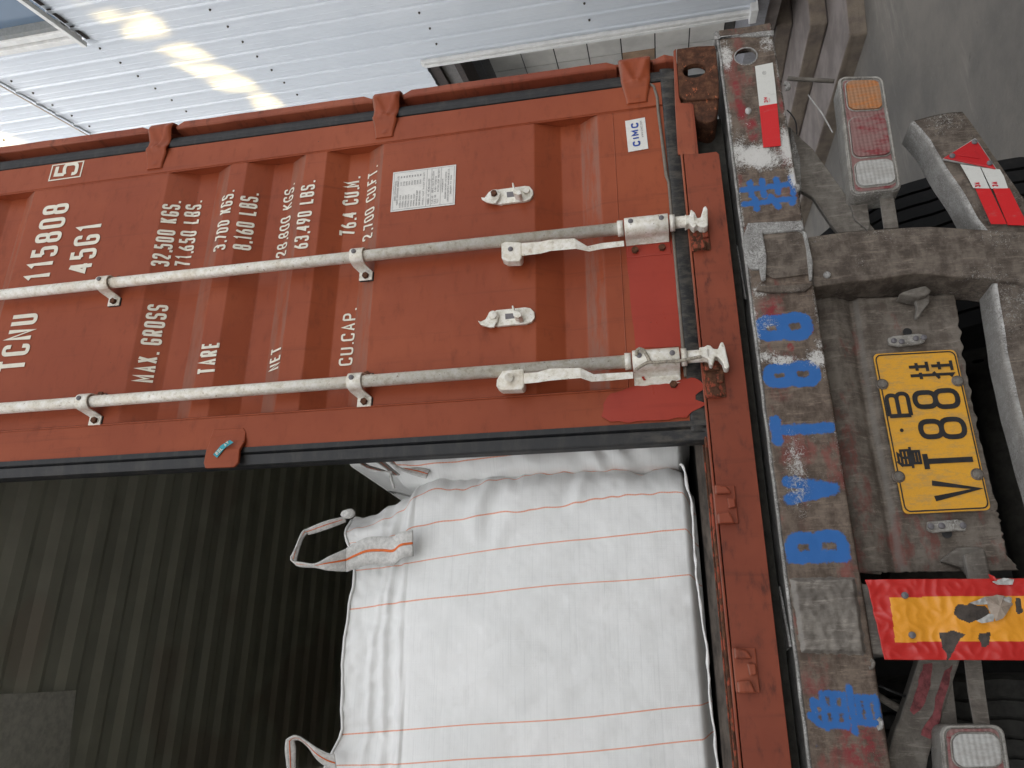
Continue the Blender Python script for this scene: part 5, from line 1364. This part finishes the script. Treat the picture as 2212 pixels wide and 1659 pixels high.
off0 = (scr_u[1]-.012) % ppitch
def sheet(name, u0, u1, z0, z1, out=0.0):
    prof = [(0,0),(.058,0),(.062,.003),(.066,.003),(.070,0),(.120,0),(.124,.003),(.128,.003),(.132,0),(.158,0),(.166,.012),(.176,.014),(.236,0)]
    pts = []; k0 = math.floor((u0-off0)/ppitch)-1; k = k0
    us = []
    while off0+k*ppitch < u1:
        for a_, d_ in prof[:-1]: us.append((off0+k*ppitch+a_*1.0, d_))
        k += 1
    us.append((off0+k*ppitch, 0))
    P = []
    for (a_, d0), (b_, d1) in zip(us[:-1], us[1:]):
        if b_ <= u0 or a_ >= u1: continue
        if a_ < u0: P.append((u0, d0+(d1-d0)*(u0-a_)/(b_-a_)))
        elif not P: P.append((a_, d0))
        if b_ > u1: P.append((u1, d0+(d1-d0)*(u1-a_)/(b_-a_)))
        else: P.append((b_, d1))
    V = []; Fc = []
    for i, (u, d) in enumerate(P):
        V += [wp(u, z0, d+out), wp(u, z1, d+out)]
        if i: Fc.append((2*i-2, 2*i-1, 2*i+1, 2*i))
    o = mesh_obj(name, V, Fc, WALLW); solid(o, .0015); bevel(o, .0015, 2, 15); return wpar(o)
UW = -4.2; UE = 9.0; ZT = 10.5
winU = wuv('Z1',1060,490)[0]
sheet('wall_sheet', UW, doorU0, KZ, winz, 0.0)
sheet('wall_sheet', winU, doorU0, winz+.0005, lapz+.06, 0.0)
sheet('wall_sheet', doorU0+.0005, UE, lz+.002, lapz+.06, 0.0)
sheet('wall_sheet', doorU1, UE, KZ, lz, 0.0)
sheet('wall_sheet', winU, UE, lapz, ZT, .012)
# flat top edge under the lap, door jamb trim, lintel, window frame
def wbox(name, u0, u1, z0, z1, o0, o1, m_, bv=.002):
    pts = [wp(u0, z0, o0), wp(u1, z0, o0), wp(u1, z1, o0), wp(u0, z1, o0)]
    o = prism(name, pts, -wn*(o1-o0), m_); bevel(o, bv); return wpar(o)
wbox('lap_strip', winU, UE, lapz-.012, lapz+.004, .040, .046, simple('weathered_edge', c4(.40,.33,.26), .6))
jt0 = lu2
wbox('door_trim', doorU0-.012, doorU0+.055, KZ+.0, lz+.02, -.10, .034, TRIM, .004)
wbox('trim_return', doorU0+.020, doorU0+.060, KZ, lz, .0345, .046, TRIM, .003)
wbox('trim_foot', doorU0-.10, doorU0+.09, KZ-.02, KZ+.04, -.02, .075, TRIM, .004)
wbox('lintel', doorU0+.057, doorU1, lz-.10, lz, -.30, -.02, DARKM)
wbox('lintel', doorU0+.057, doorU1, lz-.24, lz-.101, -.28, -.06, simple('grey_lintel', c4(.14,.13,.125), .7))
wbox('lintel', doorU0+.057, doorU1, lz-.30, lz-.241, -.30, -.02, DARKM)
# flat dark strips stand for the gaps under the upper window sill
dark_sc = [wuv('Z1',*p) for p in ((600,85),(860,300),(1060,490))]
wbox('window_sill', UW, winU, winz-.018, winz+.018, .030, .070, TRIM)
for k in range(3):
    u0 = off0+math.floor((winU-off0)/ppitch-k)*ppitch
    wbox('sill_gap', u0+.02-.11, u0+.10, winz-.055, winz-.019, .006, .0075, DARKM, .0005)
wbox('window_jamb', winU-.10, winU-.055, winz+.02, ZT, -.04, .050, TRIM, .004); wbox('window_jamb', winU-.048, winU-.012, winz+.02, ZT, -.02, .030, TRIM, .003)
wbox('window_jamb', winU-.19, winU-.13, winz+.02, ZT, -.06, .040, TRIM, .004); wbox('window_frame', winU-.24, winU-.19, winz+.02, ZT, -.06, .020, simple('grey_frame', c4(.20,.21,.21), .5), .003)
wbox('window_pane', UW, winU-.24, winz+.02, ZT, -.06, -.045, GLASS)
# screws
SM = bpy.data.meshes.new('screw'); bm = bmesh.new(); bmesh.ops.create_cone(bm, cap_ends=True, segments=8, radius1=.010, radius2=.007, depth=.012); bm.to_mesh(SM); bm.free(); SM.materials.append(SCREWD)
nrm = (-wn).to_track_quat('Z', 'Y').to_euler()
def wscrew(u, z, out=.008):
    o = bpy.data.objects.new('screw', SM); col.objects.link(o); o.parent = bld; o.location = wp(u, z, out)-WO; o.rotation_euler = nrm
ks = range(-6, 12)
for k in ks:
    u = off0+k*ppitch+.012
    for z in (zscr, lapz-.11, lapz+.9, 3.45, 1.9, .6):
        if z > winz and u < winU: continue
        if u > doorU0-.02 and z < lz+.05 and u < doorU1: continue
        if u > UE or u < UW: continue
        wscrew(u + random.uniform(-.004,.004), z + random.uniform(-.012,.012), .018 if z > lapz else .006)
for p in ((1087,30),): pass
# tiled return wall behind the doorway
TW = -.55; tg = (wuv('Y3',1048,215)[1]-wuv('Y3',1245,185)[1])
def tuv(r, x, y):
    p = atpl(r, x, y, WO+wn*(-TW), wn); return (p-WO).dot(wd), p.z
t_u0, _ = tuv('Y3', 700, 392); zg = [tuv('Y3', x, y)[1] for x, y in ((690,300),(858,300),(1052,250),(1247,225),(1443,200),(1638,180))]
tu_line = tuv('Y3', 1250, 308)[0]
tp = (zg[1]-zg[4])/3
print('tile pitch', tp, 'lapz', lapz, 'winz', winz, 'doorU', doorU0, lz, 'zscr', zscr, 'off', off0, 'WO', WO)
backing = wbox('tile_backing', tu_line-1.5, tu_line+1.4, KZ, zg[0]+.02, TW-.10, TW-.0045, GROUT)
tile_me = {}
for i in range(-1, 6):
    z1 = zg[1]+tp*(1-i)-.006; z0 = z1-tp+.012
    if z0 < KZ: z0 = KZ+.01
    if z1-z0 < .05: continue
    for j in range(-2, 2):
        u0 = tu_line+j*tp*1.0+.006; u1 = u0+tp-.012
        m_ = TILEB if (i == 3 and j == 0) else TILE
        wbox('tile', u0, u1, z0, z1, TW-.0044, TW+.004+random.uniform(0,.002), m_, .002)
wbox('inner_wall', tu_line-1.5, tu_line+2.0, zg[0]+.021, 4.2, TW-.10, TW, simple('inner_plaster', c4(.15,.145,.14), .8))
for k in range(9): wbox('board_joint', tu_line-1.0, tu_line+1.2, zg[0]+.06+k*.14, zg[0]+.066+k*.14, TW+.0005, TW+.003, INK, .0005)
# lower threshold panels beside the tiles
wbox('threshold_panel', doorU0-.6, tu_line+1.6, KZ-.12, KZ-.001, TW-.3, -.02, simple('threshold_stone', c4(.24,.24,.26), .6))
wbox('interior_floor', doorU0-1.2, UE, KZ-.25, KZ-.121, -3, -.12, STEP)

# ================================================================== STEPS
stp = thing('concrete_steps', 'worn concrete steps with projecting treads in front of the doorway', 'steps')
gz = -1.45
c1 = atz('Y2',1285,375,gz+.01); c1t = at('Y2',1075,448,c1.y); zt1 = c1t.z
dirA = (atz('Y2',720,1659,zt1)-atz('Y2',1075,448,zt1)); dirA.z = 0; dirA.normalize()      # receding edge
c2 = atz('Y2',1030,0,zt1)-atz('Y2',1075,448,zt1); c2.z = 0; dirB = c2.normalized()
def stepslab(corner, ztop, zbot, la, lb, name='step'):
    c = Vector((corner.x, corner.y, 0)); A = c+dirA*la; Bq = c+dirB*lb; Cq = A+dirB*lb
    L = [Vector((p.x, p.y, zbot)) for p in (c, Bq, Cq, A)]
    o = prism(name, L, (0,0,ztop-zbot), STEP, stp)
    m = bevel(o, .022, 3)
    sub = o.modifiers.new('dsub', 'SUBSURF'); sub.subdivision_type = 'SIMPLE'; sub.levels = 4; sub.render_levels = 4
    tx = bpy.data.textures.new('rough_edge', 'CLOUDS'); tx.noise_scale = .09
    d = o.modifiers.new('rough', 'DISPLACE'); d.texture = tx; d.strength = .014; d.mid_level = .5; d.texture_coords = 'GLOBAL'
    o.data.materials.append(STEPD)
    for p in o.data.polygons:
        if abs(p.normal.z) < .5: p.material_index = 1
    return o
tA = atz('Y2',1075,448,zt1)
stepslab(tA, zt1, gz-.02, 3.6, 2.5)
zt2 = zt1+.150
tB = atz('Y2',588,320,zt2)
stepslab(tB, zt2, zt1+.001, 3.6, 2.5)
zt3 = zt2+.150
tC = atz('Y2',175,330,zt3); 
stepslab(tC, zt3, zt2+.001, 3.6, 2.5)
print('steps', zt1, zt2, zt3, tA, tB, tC, dirA, dirB)

# ================================================================== SUN SCREEN (added, out of frame): shades the yard, its cut holes shape the sun patches
SX = -14.0
def to_screen(p): 
    t = (SX-p.x)/SUN_DIR.x; q_ = p+SUN_DIR*t; return (q_.y, q_.z)
polys = [[('Z1',950,40),('Z1',1050,20),('Z1',1100,45),('Z1',1000,62)],
 [('R1',580,100),('R1',745,48),('R1',742,95),('R1',700,125),('R1',600,122)],
 [('R1',870,70),('R1',900,68),('R1',985,120),('R1',990,160),('R1',1040,185),('R1',1000,215),('R1',800,240),('R1',770,205),('R1',810,120)],
 [('R1',985,322),('R1',1040,295),('R1',1175,268),('R1',1250,320),('R1',1320,362),('R1',1170,366)],
 [('R1',1060,385),('R1',1150,392),('R1',1340,405),('R1',1450,438),('R1',1440,470),('R1',1240,475)],
 [('R1',1290,505),('R1',1500,468),('R1',1600,540),('R1',1560,562),('R1',1380,565)],
 [('R1',1560,592),('R1',1665,578),('R1',1750,655),('R1',1600,682)],
 [('R1',-40,820),('R1',50,825),('R1',140,885),('R1',-40,925)]]
holes = []
for L in polys: holes.append([to_screen(atpl(*l, WO, wn)) for l in L])
sun_screen = thing('sun_patch_screen', 'added unseen screen that blocks the sun, with holes cut for the sun patches', 'building', loc=(SX,0,gz))
from mathutils.geometry import tessellate_polygon
Y0s, Y1s, Z0s, Z1s = -26.0, 14.0, gz, 15.2
mb = min(p[0] for h in holes for p in h)-.6; Mb = max(p[0] for h in holes for p in h)+.6; mz = min(p[1] for h in holes for p in h)-.6; Mz = max(p[1] for h in holes for p in h)+.6
Mz = min(Mz, Z1s-.2)
outer = [(mb, mz), (Mb, mz), (Mb, Mz), (mb, Mz)]
def tri_ok():
    loops = [[Vector((a_, b_, 0)) for a_, b_ in outer]] + [[Vector((a_, b_, 0)) for a_, b_ in h] for h in holes]
    flat = [v for l in loops for v in l]; return flat, tessellate_polygon(loops)
flat, tris = tri_ok()
sp_ = mesh_obj('sun_hole_panel', [(SX, v.x, v.y) for v in flat], [tuple(t) for t in tris], SCREENM); solid(sp_, .02)
sp_.parent = sun_screen; sp_.matrix_parent_inverse = Matrix.Translation(-Vector(sun_screen.location))
for (a0, a1, b0, b1) in ((Y0s, mb, Z0s, Z1s), (Mb, Y1s, Z0s, Z1s), (mb, Mb, Z0s, mz), (mb, Mb, Mz, Z1s)):
    o = box('sun_screen_wall', SX-.1, SX+.01, a0, a1, b0, b1, SCREENM); o.parent = sun_screen; o.matrix_parent_inverse = Matrix.Translation(-Vector(sun_screen.location))
print('holes', mb, Mb, mz, Mz)

# thing empties stand at their own base; children keep their place
def rebase(root, loc):
    loc = Vector(loc); root.location = loc
    for ch in root.children:
        if ch.name.startswith(('sack',)): continue
        ch.matrix_parent_inverse = Matrix.Translation(-loc)
rebase(tr, (0, 2.0, -1.45)); rebase(stp, (tA.x, tA.y, gz)); rebase(cont, (0, .0, 0))
